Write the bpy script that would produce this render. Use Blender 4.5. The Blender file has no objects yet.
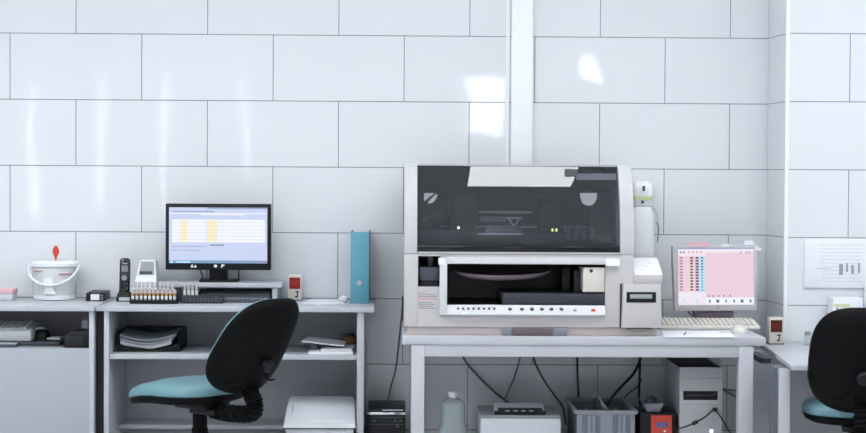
import bpy, bmesh, math, random
from mathutils import Vector, Matrix
random.seed(7)
scene = bpy.context.scene
COL = scene.collection
PI = math.pi

# ------------------------------------------------------------------ camera
F = 1744.0
CAM = Vector((0.0, -8.0, 1.35))
yaw, pitch, roll = math.radians(1.06), math.radians(1.36), math.radians(0.33)
fw = Vector((math.sin(yaw)*math.cos(pitch), math.cos(yaw)*math.cos(pitch), -math.sin(pitch)))
r0 = Vector((math.cos(yaw), -math.sin(yaw), 0))
u0 = r0.cross(fw)
rt = r0*math.cos(roll) + u0*math.sin(roll)
up = u0*math.cos(roll) - r0*math.sin(roll)
cd = bpy.data.cameras.new('camera'); co = bpy.data.objects.new('camera', cd); COL.objects.link(co)
cd.sensor_width = 36.0; cd.lens = F/866*36.0; cd.clip_start = 0.05; cd.clip_end = 60
M = Matrix((rt, up, -fw)).transposed().to_4x4(); M.translation = CAM
co.matrix_world = M
scene.camera = co

def ray(px, py): return fw + rt*((px-433)/F) + up*((216.5-py)/F)
def P(px, py, d):                      # the point seen at a pixel, d metres in front of the back wall
    r = ray(px, py); return CAM + r*((-d-CAM.y)/r.y)
def G(px, py, z):                      # the point seen at a pixel on a level surface
    r = ray(px, py); return CAM + r*((z-CAM.z)/r.z)
def R(a, b, t, l, d):                  # pixel rectangle -> x0, x1, z0, z1 at distance d
    my, mx = (t+l)/2, (a+b)/2
    return P(a, my, d).x, P(b, my, d).x, P(mx, l, d).z, P(mx, t, d).z

# ------------------------------------------------------------------ materials
def lin(c): return tuple((v/12.92 if v <= .04045 else ((v+.055)/1.055)**2.4) for v in c)
def H(h): return lin(tuple(int(h[i:i+2], 16)/255 for i in (0, 2, 4)))
def mat(name, hexc, rough=.5, metal=0., spec=.5, var=.04, scale=40., bump=0., coat=0.):
    m = bpy.data.materials.new(name); m.use_nodes = True
    nt = m.node_tree; b = nt.nodes['Principled BSDF']; c = H(hexc)
    tc = nt.nodes.new('ShaderNodeTexCoord'); n = nt.nodes.new('ShaderNodeTexNoise')
    n.inputs['Scale'].default_value = scale; n.inputs['Detail'].default_value = 3
    nt.links.new(tc.outputs['Object'], n.inputs['Vector'])
    mx = nt.nodes.new('ShaderNodeMix'); mx.data_type = 'RGBA'
    mx.inputs[6].default_value = tuple(v*(1-var) for v in c)+(1,)
    mx.inputs[7].default_value = tuple(min(1, v*(1+var)) for v in c)+(1,)
    nt.links.new(n.outputs['Fac'], mx.inputs[0]); nt.links.new(mx.outputs[2], b.inputs['Base Color'])
    b.inputs['Roughness'].default_value = rough; b.inputs['Metallic'].default_value = metal
    b.inputs['Specular IOR Level'].default_value = spec
    if coat: b.inputs['Coat Weight'].default_value = coat; b.inputs['Coat Roughness'].default_value = .08
    if bump:
        bp = nt.nodes.new('ShaderNodeBump'); bp.inputs['Strength'].default_value = bump; bp.inputs['Distance'].default_value = .002
        nt.links.new(n.outputs['Fac'], bp.inputs['Height']); nt.links.new(bp.outputs[0], b.inputs['Normal'])
    return m
def emit(name, hexc, s=1., base='101010'):
    m = bpy.data.materials.new(name); m.use_nodes = True
    b = m.node_tree.nodes['Principled BSDF']
    b.inputs['Base Color'].default_value = H(base)+(1,); b.inputs['Roughness'].default_value = .35
    b.inputs['Emission Color'].default_value = H(hexc)+(1,); b.inputs['Emission Strength'].default_value = s
    return m
def clear(name, tint, rough, gloss_hex='ffffff', ior=1.5, cloud=0., cloud_hex='e8ecf0'):
    """clear sheet: tinted see-through with a fresnel reflection and, for milky plastic or a painted reflection veil, a share of diffuse"""
    m = bpy.data.materials.new(name); m.use_nodes = True; nt = m.node_tree
    for n in list(nt.nodes):
        if n.type == 'BSDF_PRINCIPLED': nt.nodes.remove(n)
    out = nt.nodes['Material Output']
    tr = nt.nodes.new('ShaderNodeBsdfTransparent'); tr.inputs[0].default_value = H(tint)+(1,)
    gl = nt.nodes.new('ShaderNodeBsdfGlossy'); gl.inputs['Color'].default_value = H(gloss_hex)+(1,); gl.inputs['Roughness'].default_value = rough
    fr = nt.nodes.new('ShaderNodeFresnel'); fr.inputs['IOR'].default_value = ior
    mx = nt.nodes.new('ShaderNodeMixShader')
    body = tr.outputs[0]
    if cloud:
        df = nt.nodes.new('ShaderNodeBsdfDiffuse'); df.inputs[0].default_value = H(cloud_hex)+(1,)
        tl = nt.nodes.new('ShaderNodeBsdfTranslucent'); tl.inputs[0].default_value = H(cloud_hex)+(1,)
        m0 = nt.nodes.new('ShaderNodeMixShader'); m0.inputs[0].default_value = .35
        nt.links.new(df.outputs[0], m0.inputs[1]); nt.links.new(tl.outputs[0], m0.inputs[2])
        m1 = nt.nodes.new('ShaderNodeMixShader'); m1.inputs[0].default_value = cloud
        nt.links.new(tr.outputs[0], m1.inputs[1]); nt.links.new(m0.outputs[0], m1.inputs[2]); body = m1.outputs[0]
    gm = nt.nodes.new('ShaderNodeNewGeometry'); fk = nt.nodes.new('ShaderNodeMath'); fk.operation = 'SUBTRACT'; fk.use_clamp = True
    nt.links.new(fr.outputs[0], fk.inputs[0]); nt.links.new(gm.outputs['Backfacing'], fk.inputs[1])
    nt.links.new(fk.outputs[0], mx.inputs[0]); nt.links.new(body, mx.inputs[1]); nt.links.new(gl.outputs[0], mx.inputs[2])
    nt.links.new(mx.outputs[0], out.inputs['Surface'])
    return m

TW, TH = .5988, .3013
ZOFF = 1.685 - 6*TH
def tile(name, axis, xoff, col=('e2e5e9', 'e0e3e7')):
    m = bpy.data.materials.new(name); m.use_nodes = True; nt = m.node_tree; b = nt.nodes['Principled BSDF']
    g = nt.nodes.new('ShaderNodeNewGeometry'); s = nt.nodes.new('ShaderNodeSeparateXYZ'); nt.links.new(g.outputs['Position'], s.inputs[0])
    def sub(o, v):
        n = nt.nodes.new('ShaderNodeMath'); n.operation = 'SUBTRACT'; nt.links.new(o, n.inputs[0]); n.inputs[1].default_value = v; return n.outputs[0]
    cb = nt.nodes.new('ShaderNodeCombineXYZ')
    nt.links.new(sub(s.outputs[axis], xoff), cb.inputs[0]); nt.links.new(sub(s.outputs['Z'], ZOFF), cb.inputs[1])
    br = nt.nodes.new('ShaderNodeTexBrick'); nt.links.new(cb.outputs[0], br.inputs['Vector'])
    br.inputs['Scale'].default_value = 1; br.inputs['Brick Width'].default_value = TW; br.inputs['Row Height'].default_value = TH
    br.inputs['Mortar Size'].default_value = .0020; br.inputs['Mortar Smooth'].default_value = .1; br.offset = .5; br.offset_frequency = 2
    br.inputs['Color1'].default_value = H(col[0])+(1,); br.inputs['Color2'].default_value = H(col[1])+(1,); br.inputs['Mortar'].default_value = H('80838c')+(1,)
    nt.links.new(br.outputs['Color'], b.inputs['Base Color'])
    rr = nt.nodes.new('ShaderNodeMapRange'); rr.inputs[3].default_value = .04; rr.inputs[4].default_value = .8
    nt.links.new(br.outputs['Fac'], rr.inputs[0]); nt.links.new(rr.outputs[0], b.inputs['Roughness'])
    b1 = nt.nodes.new('ShaderNodeBump'); b1.invert = True; b1.inputs['Strength'].default_value = .6; b1.inputs['Distance'].default_value = .002
    nt.links.new(br.outputs['Fac'], b1.inputs['Height'])
    nz = nt.nodes.new('ShaderNodeTexNoise'); nz.inputs['Scale'].default_value = 5.; nz.inputs['Detail'].default_value = 1
    nt.links.new(g.outputs['Position'], nz.inputs['Vector'])
    b2 = nt.nodes.new('ShaderNodeBump'); b2.inputs['Strength'].default_value = .16; b2.inputs['Distance'].default_value = .004
    nt.links.new(nz.outputs['Fac'], b2.inputs['Height']); nt.links.new(b1.outputs[0], b2.inputs['Normal']); nt.links.new(b2.outputs[0], b.inputs['Normal'])
    return m

W = dict(
 plaster=mat('grey_plaster', 'd2d4d6', .8), floor=mat('pale_vinyl_floor', 'd4d5d7', .35, var=.08, scale=9),
 trim=mat('white_trim', 'f3f5f8', .3), laminate=mat('white_laminate', 'b8bcc2', .4, var=.015),
 laminate_edge=mat('white_laminate_edge', 'aeb2b8', .45), steel_white=mat('white_powder_coat', 'b9bbc1', .38, var=.01),
 panelgrey=mat('grey_laminate_panel', 'a8acb5', .45, var=.015), carcass=mat('pale_grey_laminate', 'b2b2b8', .5, var=.02),
 black=mat('black_plastic', '101215', .45, spec=.3), black_gloss=mat('gloss_black_plastic', '0c0d11', .12),
 chairblack=mat('black_moulded_plastic', '08090b', .55, spec=.1, bump=.1, scale=300), teal=mat('teal_vinyl', '6d969f', .38, bump=.12, scale=220),
 dark=mat('dark_grey_plastic', '2b2e36', .5), grey=mat('mid_grey_plastic', '82868f', .5), slate=mat('slate_plastic', '4a4e5a', .5),
 beige=mat('machine_beige', 'c0bdbd', .45, var=.01), beige2=mat('aged_beige_plastic', 'd0cbc2', .5), offwhite=mat('off_white_plastic', 'bfbfc2', .4),
 framewhite=mat('frame_white_plastic', 'cfd0d3', .4), rotor=mat('rotor_plastic', '8f828c', .3), plinth=mat('pinkish_beige_plinth', 'c6bcb9', .55), chamber=mat('black_chamber', '0d0d10', .35), mauve=mat('mauve_grey_plastic', '64585f', .3),
 white=mat('white_plastic', 'eceff3', .35, var=.01), paper=mat('white_paper', 'e9ebf0', .8), greytext=mat('grey_ink', '9b9a9d', .8), pinkink=mat('pink_ink', 'c99a9d', .8),
 inkdark=mat('black_ink', '20222a', .7), binder=mat('teal_card', '5ea1b4', .5, bump=.06, scale=260), binder_side=mat('slate_blue_card', '4e748d', .55),
 silver=mat('silver_metal', 'c2c6cc', .25, 1.), chrome=mat('chrome', 'd8dade', .12, 1.), red=mat('red_plastic', 'd2402c', .4), rust=mat('orange_red_card', 'cf4a38', .55),
 blue=mat('blue_ink', '3f6fa8', .6), brown=mat('brown_tape', '96663f', .45), orange=mat('amber_band', 'b98d55', .5), pink=mat('pink_card', 'e8b9c4', .6),
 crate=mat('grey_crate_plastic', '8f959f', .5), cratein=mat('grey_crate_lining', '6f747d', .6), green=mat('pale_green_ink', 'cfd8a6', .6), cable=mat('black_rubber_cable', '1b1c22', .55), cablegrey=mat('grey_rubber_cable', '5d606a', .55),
 cover=mat('white_bin_plastic', 'dde0e6', .35), palegrey=mat('pale_grey_plastic', 'c9ced3', .45), keytop=mat('cream_keycap', 'd9d6cf', .5), sticker=mat('grey_sticker', '82858a', .7), legshade=mat('leg_shade_grey', '60646e', .5), stone=mat('label_grey', '9aa0a6', .6),
 rail=mat('pinkish_steel_rail', 'dcc2c4', .35, .2), towerside=mat('grey_steel_side', 'b2b4ba', .4, .2), graytop=mat('grey_printer_lid', '9a9ca2', .5),
)
GLASS = clear('smoked_acrylic', 'd9dde3', .02, 'ffffff', 1.7, cloud=.022, cloud_hex='a8b2c0')  # faint blue-grey diffuse share paints in the veil of room reflections
MILK = clear('milky_plastic', 'f4f6f8', .2, cloud=.88, cloud_hex='f2f4f7')
MILK2 = clear('milky_jug_plastic', 'e0e8ea', .25, cloud=.6, cloud_hex='d3dee0')
BAG = clear('clear_plastic_bag', 'eef0f4', .12, cloud=.35)
SLEEVE = clear('clear_sleeve', 'f6f8fa', .06)
JARGL = clear('clear_glass', 'eef2f4', .03, cloud=.2)
E = dict(
 scr=emit('screen_lavender', 'cbd5f4', .98), scr2=emit('screen_white', 'f1f4fc', 1.), yel=emit('screen_yellow', 'f8ecc4', 1.), bar=emit('screen_blue_bar', '7fa6cf', .9), bar2=emit('screen_title_grey', '9fb0d6', .8), ink=emit('screen_ink', '6a7390', .8),
 pink=emit('screen_pink', 'ecd0e0', .98), pale=emit('screen_pale_pink', 'efe6f1', 1.), cyan=emit('screen_cyan', 'b9e3f5', 1.), sb=emit('screen_brown_mark', '6b5548', .8), sp=emit('screen_purple_mark', '5d527c', .8), mauve=emit('screen_mauve_mark', 'b893ad', .8), rose=emit('screen_rose_mark', 'eda6b4', .9), sdark=emit('screen_dark_mark', '5a5660', .8),
 led=emit('red_display', 'a81408', .35, '300000'), leddim=emit('dim_red_display', '50100e', .5, '200404'), digit=emit('red_digits', 'e03018', .6), digitdim=emit('dim_red_digits', '93221c', .7),
 gled=emit('green_led', 'd8f078', 3.), wled=emit('white_led', 'f4f4e0', 5.), lcd=emit('phone_lcd', '8f9aa0', .55), bled=emit('blue_white_led', 'cfe4ff', 3.),
)
PANEL_ST = 10.0
PANEL = emit('led_panel_diffuser', 'f9fcff', PANEL_ST, 'ffffff')
DAY = emit('daylit_frosted_pane', 'f0f5ff', 9., 'ffffff'); DIM = emit('dim_frosted_pane', 'f0f5ff', 4.8, 'ffffff')

# ------------------------------------------------------------------ mesh helpers
ROOTLOC = {}
class MB:
    def __init__(s): s.bm = bmesh.new(); s.mats = []; s.smooth = False
    def mi(s, m):
        if m not in s.mats: s.mats.append(m)
        return s.mats.index(m)
    def face(s, vs, m):
        try:
            f = s.bm.faces.new(vs); f.material_index = s.mi(m); return f
        except ValueError: return None
    def _merge(s, b2, m):
        k = s.mi(m); mp = {}
        for v in b2.verts: mp[v] = s.bm.verts.new(v.co)
        for f in b2.faces:
            try: g = s.bm.faces.new([mp[v] for v in f.verts]); g.material_index = k
            except ValueError: pass
        b2.free()
    def box(s, x0, x1, d0, d1, z0, z1, m, bev=0., rot=None):      # d = distance from the back wall (y = -d)
        b = bmesh.new(); bmesh.ops.create_cube(b, size=1)
        c = Vector(((x0+x1)/2, -(d0+d1)/2, (z0+z1)/2)); sz = (abs(x1-x0), abs(d1-d0), abs(z1-z0))
        for v in b.verts: v.co = Vector((v.co.x*sz[0], v.co.y*sz[1], v.co.z*sz[2]))
        if bev: bmesh.ops.bevel(b, geom=b.edges[:], offset=min(bev, min(sz)*.45), segments=2, profile=.5, affect='EDGES')
        for v in b.verts:
            if rot is not None: v.co = rot @ v.co
            v.co += c
        s._merge(b, m); return s
    def prism(s, pts, axis, a0, a1, m, bev=0.):                    # axis 'x': pts (y,z); 'y': (x,z); 'z': (x,y)
        b = bmesh.new()
        def mk(p, a): return {'x': (a, p[0], p[1]), 'y': (p[0], a, p[1]), 'z': (p[0], p[1], a)}[axis]
        lo = [b.verts.new(mk(p, a0)) for p in pts]; hi = [b.verts.new(mk(p, a1)) for p in pts]
        n = len(pts)
        for i in range(n): b.faces.new((lo[i], lo[(i+1) % n], hi[(i+1) % n], hi[i]))
        b.faces.new(lo[::-1]); b.faces.new(hi)
        bmesh.ops.recalc_face_normals(b, faces=b.faces[:])
        if bev: bmesh.ops.bevel(b, geom=b.edges[:], offset=bev, segments=2, profile=.5, affect='EDGES')
        s._merge(b, m); return s
    def loft(s, rings, m, cap0=True, cap1=True):
        vs = [[s.bm.verts.new(p) for p in r] for r in rings]; n = len(rings[0])
        for a, b in zip(vs, vs[1:]):
            for i in range(n): s.face((a[i], a[(i+1) % n], b[(i+1) % n], b[i]), m)
        if cap0: s.face(vs[0][::-1], m)
        if cap1: s.face(vs[-1], m)
        return s
    def lathe(s, c, prof, m, n=28, axis='z', squash=1.):
        rings = []
        for r, h in prof:
            ring = []
            for i in range(n):
                a = 2*PI*i/n; x, y = r*math.cos(a), r*math.sin(a)*squash
                o = {'z': (x, y, h), 'y': (x, h, y), 'x': (h, x, y)}[axis]
                ring.append(Vector(c)+Vector(o))
            rings.append(ring)
        return s.loft(rings, m)
    def cyl(s, p0, p1, r, m, n=16, r1=None): return s.tube([p0, p1], [r, r if r1 is None else r1], m, n)
    def tube(s, pts, r, m, n=8):
        pts = [Vector(p) for p in pts]; rings = []; prev = None
        for i, p in enumerate(pts):
            t = (pts[min(i+1, len(pts)-1)] - pts[max(i-1, 0)])
            t = t.normalized() if t.length > 1e-9 else Vector((0, 0, 1))
            if prev is None:
                a = Vector((0, 0, 1)) if abs(t.z) < .9 else Vector((1, 0, 0)); u = t.cross(a).normalized()
            else: u = (prev - t*prev.dot(t)).normalized()
            prev = u; v = t.cross(u); rr = r[i] if isinstance(r, (list, tuple)) else r
            rings.append([p + u*(rr*math.cos(2*PI*k/n)) + v*(rr*math.sin(2*PI*k/n)) for k in range(n)])
        return s.loft(rings, m)
    def rect(s, x0, x1, z0, z1, d, m): # flat patch facing the room
        v = [s.bm.verts.new(p) for p in ((x0, -d, z0), (x1, -d, z0), (x1, -d, z1), (x0, -d, z1))]; s.face(v, m); return s
    def quad(s, pts, m): s.face([s.bm.verts.new(p) for p in pts], m); return s
    def build(s, name, parent=None, loc=None, angle=35, xf=None):
        if xf is not None: s.bm.transform(xf)
        base = Vector((0, 0, 0))
        if parent is not None: base = ROOTLOC.get(parent, base)
        elif loc is not None: base = Vector(loc)
        bmesh.ops.recalc_face_normals(s.bm, faces=s.bm.faces[:])
        me = bpy.data.meshes.new(name)
        for v in s.bm.verts: v.co -= base
        s.bm.to_mesh(me); s.bm.free()
        for m in s.mats: me.materials.append(m)
        for p in me.polygons: p.use_smooth = True
        me.set_sharp_from_angle(angle=math.radians(angle))
        o = bpy.data.objects.new(name, me); COL.objects.link(o)
        if parent is not None: o.parent = parent; ROOTLOC[o] = base
        elif loc is not None: o.location = base
        return o
def spline(pts, k=8):
    pts = [Vector(p) for p in pts]; out = []
    q = [pts[0]*2-pts[1]] + pts + [pts[-1]*2-pts[-2]]
    for i in range(1, len(q)-2):
        a, b, c, d = q[i-1:i+3]
        for j in range(k):
            t = j/k
            out.append(.5*((2*b)+(c-a)*t+(2*a-5*b+4*c-d)*t*t+(3*b-a-3*c+d)*t**3))
    out.append(pts[-1]); return out
def thing(name, label, cat, loc, group=None, rotz=0., local=False):
    o = bpy.data.objects.new(name, None); COL.objects.link(o); o.empty_display_size = .05
    o.location = loc; o.rotation_euler = (0, 0, rotz)
    o['label'] = label; o['category'] = cat
    if group: o['group'] = group
    ROOTLOC[o] = Vector((0, 0, 0)) if local else Vector(loc)
    return o
def tag(o, label, cat, group=None):
    o['label'] = label; o['category'] = cat
    if group: o['group'] = group
    return o
def struct(o): o['kind'] = 'structure'; return o
def sup(w, h, n, N=40):
    out = []
    for i in range(N):
        a = 2*PI*i/N; c, s_ = math.cos(a), math.sin(a)
        out.append((math.copysign(abs(c)**(2/n), c)*w, math.copysign(abs(s_)**(2/n), s_)*h))
    return out

# ------------------------------------------------------------------ setting
XL, XR, YF, ZC = -4.4, 3.6, -9.6, 2.9
PX = P(767, 175, 0).x                        # inner corner where the pier leaves the wall
PF = .30                                     # how far the pier stands out
PXF = P(786.5, 175, PF).x
tb = tile('white_wall_tiles', 'X', .3114); tp = tile('white_pier_tiles', 'X', P(850, 67, PF).x + TW/2, ('e3e6ea', 'e1e4e8')); ts = tile('white_pier_side_tiles', 'Y', 0.)
struct(MB().box(XL, XR, -.1, 0, 0, ZC, tb).build('wall_back'))
m = MB(); m.prism([(PX, 0), (PXF, -PF), (XR, -PF), (XR, 0)], 'z', 0, ZC, tp)
o = struct(m.build('wall_pier', angle=20)); o.data.materials.append(ts)
for p in o.data.polygons:
    if p.normal.x < -.7: p.material_index = 1
struct(MB().box(XL-.1, XL, -.1, -YF+.1, 0, ZC, W['plaster']).build('wall_left'))
struct(MB().box(XR, XR+.1, -.1, -YF+.1, 0, ZC, W['plaster']).build('wall_right'))
struct(MB().box(XL-.1, XR+.1, -.1, -YF+.1, -.1, 0, W['floor']).build('floor'))
struct(MB().box(XL-.1, XR+.1, -.1, -YF+.1, ZC, ZC+.1, W['trim']).build('ceiling'))
# front wall behind the camera, with the openings its daylight comes through
wins = [(-3.75, -3.66, .95, 2.25), (-3.06, -2.99, .95, 2.3), (-2.42, -2.36, .95, 2.3), (-1.60, -1.54, 1.3, 2.3), (.66, 1.0, 1.75, 2.35), (1.8, 1.98, 2.3, 2.58)]
m = MB(); xs = XL
for a, b, z0, z1 in wins:
    m.box(xs, a, -YF, -YF+.1, 0, ZC, W['plaster']); m.box(a, b, -YF, -YF+.1, 0, z0, W['plaster']); m.box(a, b, -YF, -YF+.1, z1, ZC, W['plaster']); xs = b
m.box(xs, XR, -YF, -YF+.1, 0, ZC, W['plaster']); struct(m.build('wall_front'))
for i, (a, b, z0, z1) in enumerate(wins):
    m = MB(); m.box(a, b, -YF+.05, -YF+.06, z0, z1, DIM if i < 4 else DAY)
    struct(m.build('window_%d' % (i+1)))
# trims
x0, x1, _, _ = R(511.5, 533, 10, 100, .03)
struct(MB().box(x0, x1, 0, .03, .70, ZC, W['trim'], .004).build('trim_1'))
x0, x1, _, _ = R(506, 509.5, 10, 100, .006)
struct(MB().box(x0, x1, 0, .006, .70, ZC, W['trim']).build('trim_2'))
struct(MB().box(PXF-.008, PXF+.010, PF-.006, PF+.004, 0, ZC, W['trim'], .003).build('trim_3'))

# ceiling lights
def ceiling_light(x, d, hl, lab, grp):
    t = thing('ceiling_light', lab, 'ceiling light', (x, -d, ZC), grp)
    m = MB()
    for a in ((-.3, -.28, -hl, hl), (.28, .3, -hl, hl), (-.28, .28, -hl, -hl+.02), (-.28, .28, hl-.02, hl)):
        m.box(x+a[0], x+a[1], d+a[2], d+a[3], ZC-.03, ZC, W['white'])
    m.build('frame', t)
    MB().box(x-.28, x+.28, d-hl+.02, d+hl-.02, ZC-.022, ZC-.012, PANEL).build('diffuser', t)
for x in (-3.4, -2.1, -.75, .64, 2.0, 3.1): ceiling_light(x, 1.82, .48, 'square white ceiling panel lamp in the row along the tiled wall', 'square panel lamps along the tiled wall')
for d in (4.3, 6.3):
    for x in (-3.4, -2.1, -.9, 2.4): ceiling_light(x, d, .6, 'long white ceiling panel lamp further out from the tiled wall', 'long panel lamps over the room')

# ------------------------------------------------------------------ left desk and shelf unit
ZD, ZTR, ZM, ZLOW = .780, .597, .572, .230
DF = .52
def X(px, d): return P(px, 330, d).x
t = thing('desk', 'white desk with a plain front panel below its open keyboard tray', 'desk', (-1.9, -.26, 0))
xa, xb = -2.5, X(94.5, DF)
MB().box(xa, xb, .01, DF, ZD-.022, ZD, W['laminate'], .002).build('desktop', t)
MB().box(X(89, .5), X(94, .5), .01, .5, 0, ZD-.022, W['laminate'], .001).build('side_panel', t)
MB().box(xa, xa+.022, .01, .5, 0, ZD-.022, W['laminate'], .001).build('side_panel', t)
MB().box(xa+.022, X(89, .5), .482, .5, .04, ZTR, W['panelgrey'], .001).build('front_panel', t)
MB().box(xa+.022, X(89, .5), .03, .482, ZTR-.02, ZTR-.0005, W['carcass']).build('keyboard_tray', t)
MB().box(xa+.022, X(89, .5), .012, .03, .04, ZD-.022, W['carcass']).build('back_panel', t)

t = thing('shelf_unit', 'white open shelf unit behind the left swivel chair, carrying the monitor', 'shelf unit', ((X(104, .5)+X(364, .5))/2, -.26, 0))
la, lb, ra, rb = X(104, .5), X(109, .5), X(357, .5), X(364, .5)
MB().box(X(103, DF), X(374, DF), .01, DF, ZD-.022, ZD, W['laminate'], .002).build('worktop', t)
MB().box(X(95.6, .5), X(103, DF)-.0005, .01, .5, ZD-.022, ZD-.004, W['laminate_edge']).build('filler_strip', t)
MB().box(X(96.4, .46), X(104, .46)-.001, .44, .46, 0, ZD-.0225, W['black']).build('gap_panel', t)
MB().box(la, lb, .01, .5, 0, ZD-.022, W['laminate'], .001).build('side_panel', t)
MB().box(ra, rb, .01, .5, 0, ZD-.022, W['laminate'], .001).build('side_panel', t)
MB().box(lb, ra, .012, .024, .02, ZD-.022, W['carcass']).build('back_panel', t)
MB().box(lb, ra, .024, .485, ZM-.022, ZM, W['laminate'], .001).build('shelf', t)
MB().box(lb, ra, .024, .224, ZLOW-.019, ZLOW, W['laminate'], .001).build('shelf', t)

# sharps bucket
c = Vector((X(54.5, .112), -.112, ZD))
t = thing('sharps_bucket', 'round translucent white lab bucket with hoop handle and red tab', 'bucket', c)
rr = 22.5/222
MB().lathe(c, [(rr*.86, .001), (rr*.9, .004), (rr*.98, .15), (rr*.97, .152), (rr*.88, .010)], MILK).build('body', t)
MB().lathe(c, [(rr*.885, .002), (rr*.915, .003), (rr*.925, .022), (rr*.90, .023)], W['white']).build('base_band', t)
MB().lathe(c+Vector((0, 0, .150)), [(rr*1.03, 0), (rr*1.05, .002), (rr*1.05, .016), (rr*.98, .024), (rr*.4, .027)], W['white']).build('lid', t)
for s_ in (-1, 1):
    MB().tube([c+Vector((rr*s_*math.sin(a), -rr*.985*math.cos(a), .125-.006*s_)) for a in [math.radians(q) for q in range(22, 60, 6)]], .003, W['pinkink'], 6).build('label_stripe', t)
m = MB(); m.prism([(c.x-.026, .03), (c.x+.03, .03), (c.x+.014, .05), (c.x+.014, .1), (c.x-.03, .1), (c.x-.02, .05)], 'y', c.y-rr*1.0, c.y-rr*1.0+.002, W['white'])
m.build('label', t, xf=Matrix.Translation((0, 0, ZD)))
pts = [c+Vector((-rr*1.10*math.cos(a), -rr*1.08*abs(math.sin(a))**.7, .155-.085*math.sin(a))) for a in [PI*i/20 for i in range(21)]]
MB().tube(pts, .0055, W['white'], 8).build('handle', t)
q = c+Vector((.008, -.01, .177))
m = MB(); m.loft([[q+Vector((u*w*.5, v*.004, z)) for u, v in sup(1, 1, 2, 12)] for w, z in ((.006, 0), (.010, .012), (.026, .03), (.030, .042), (.022, .055), (.006, .066))], W['red']); m.build('red_tab', t)
m = MB(); m.loft([[q+Vector((-.03+u*w*.5, v*.004, z)) for u, v in sup(1, 1, 2, 12)] for w, z in ((.016, 0), (.016, .02), (.012, .04), (.004, .056))], MILK); m.build('lid_flap', t)

# small pink-topped box
p = G(7, 300, ZD)
x0, x1 = P(-3, 295, .2).x, P(13.5, 295, .2).x
t = thing('tissue_box', 'small pale box with pink top at left end of desk', 'box', ((x0+x1)/2, -.17, ZD))
MB().box(x0, x1, .12, .22, ZD, ZD+.03, W['palegrey'], .003).build('body', t)
MB().box(x0-.001, x1+.001, .119, .221, ZD+.03, ZD+.052, W['pink'], .004).build('top', t)

# black box with a label
p = G(93, 301.5, ZD); x0, x1, z0, z1 = R(85, 103.5, 293, 301.5, -p.y); d1 = -p.y
t = thing('label_box', 'flat black box with white front label, lying left of phone', 'box', (x0, -d1, ZD))
rot = Matrix.Rotation(math.radians(2), 3, 'Z')
cx, cdp = (x0+x1)/2, d1-.105
def rb(m, a, b, e, f, g, h, mt, bev=0.):
    cc = Vector((cx, -cdp, ZD)); b2 = MB(); b2.box(a, b, e, f, g, h, mt, bev)
    b2.bm.transform(Matrix.Translation(cc) @ rot.to_4x4()); m._merge(b2.bm, mt)
m = MB(); rb(m, -.041, .041, -.10, .10, .0005, .038, W['black'], .003); m.build('body', t)
m = MB(); rb(m, -.020, .018, .1002, .101, .006, .032, W['paper']); m.build('label', t)
m = MB(); 
for k in range(3): rb(m, .024, .036, .1002, .101, .008+.009*k, .011+.009*k, W['stone'])
m.build('marking', t)

# cordless phone
p = G(124, 298.5, ZD); d1 = .20
x0, x1, z0, z1 = R(119, 129.5, 258, 296, d1); xc = (x0+x1)/2
t = thing('cordless_phone', 'black cordless phone standing upright in its charging cradle', 'phone', (xc, -d1, ZD))
lean = Matrix.Translation((xc, -d1, ZD)) @ Matrix.Rotation(math.radians(-9), 4, 'X')
m = MB(); m.loft([[Vector((u+.004, v, h)) for u, v in sup(w, dp, 4, 24)] for w, dp, h in ((.036, .045, 0), (.037, .046, .008), (.033, .036, .03), (.028, .028, .04))], W['black']); m.build('cradle', t, xf=Matrix.Translation((xc, -d1, ZD)))
m = MB(); m.box(-.026, .026, .0462, .047, .005, .02, W['palegrey']); m.build('cradle_label', t, xf=Matrix.Translation((xc+.01, -d1, ZD)))
hw = (x1-x0)/2; hh = z1-ZD
m = MB(); m.loft([[Vector((u, v, h)) for u, v in sup(w, dp, 4.5, 24)] for w, dp, h in ((hw*.7, .008, .012), (hw*.95, .012, .02), (hw, .013, .06), (hw*1.02, .013, hh-.03), (hw*.95, .012, hh-.006), (hw*.6, .008, hh))], W['black_gloss']); hs = m.build('handset', t, xf=lean)
m = MB(); m.rect(-hw*.62, hw*.62, hh-.062, hh-.035, .0137, E['lcd']); m.rect(-hw*.5, hw*.5, hh-.026, hh-.022, .0137, W['stone']); m.build('display', hs, xf=lean)
m = MB(); m.lathe((0, -.0135, hh-.090), [(.012, 0), (.012, -.002), (.007, -.002), (.007, 0)], W['stone'], 16, 'y')
for i in range(3):
    for j in range(4): m.box(-.016+i*.012, -.009+i*.012, .0128, .0142, .045+j*.010, .050+j*.010, W['dark'])
m.build('keypad', hs, xf=lean)

# label printer
d1 = .22; x0, x1, z0, z1 = R(131, 159, 262, 299, d1)
xc = (x0+x1)/2
t = thing('label_printer', 'small white label printer with grey window behind the tube rack', 'printer', (xc, -.13, ZD))
prof = [(-d1, 0.), (-d1, .060), (-d1+.055, .100), (-d1+.10, .178), (-.05, .178), (-.04, 0.)]
def px_(y, z, e): return Vector((x0+z*.14, y, ZD+z)) if e == 0 else Vector((x1-.006-z*.14, y, ZD+z))
m = MB(); m.loft([[px_(y, z, 0) for y, z in prof], [px_(y, z, 1) for y, z in prof]], W['white']); m.build('body', t)
def ps_(u, f): a_ = px_(-d1+.055+.045*f, .100+.078*f, 0); b_ = px_(-d1+.055+.045*f, .100+.078*f, 1); return a_.lerp(b_, u)+Vector((0, -.0012, .0008))
m = MB(); m.quad([ps_(.1, .18), ps_(.9, .18), ps_(.9, .93), ps_(.1, .93)], W['graytop']); m.build('window', t)
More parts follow.
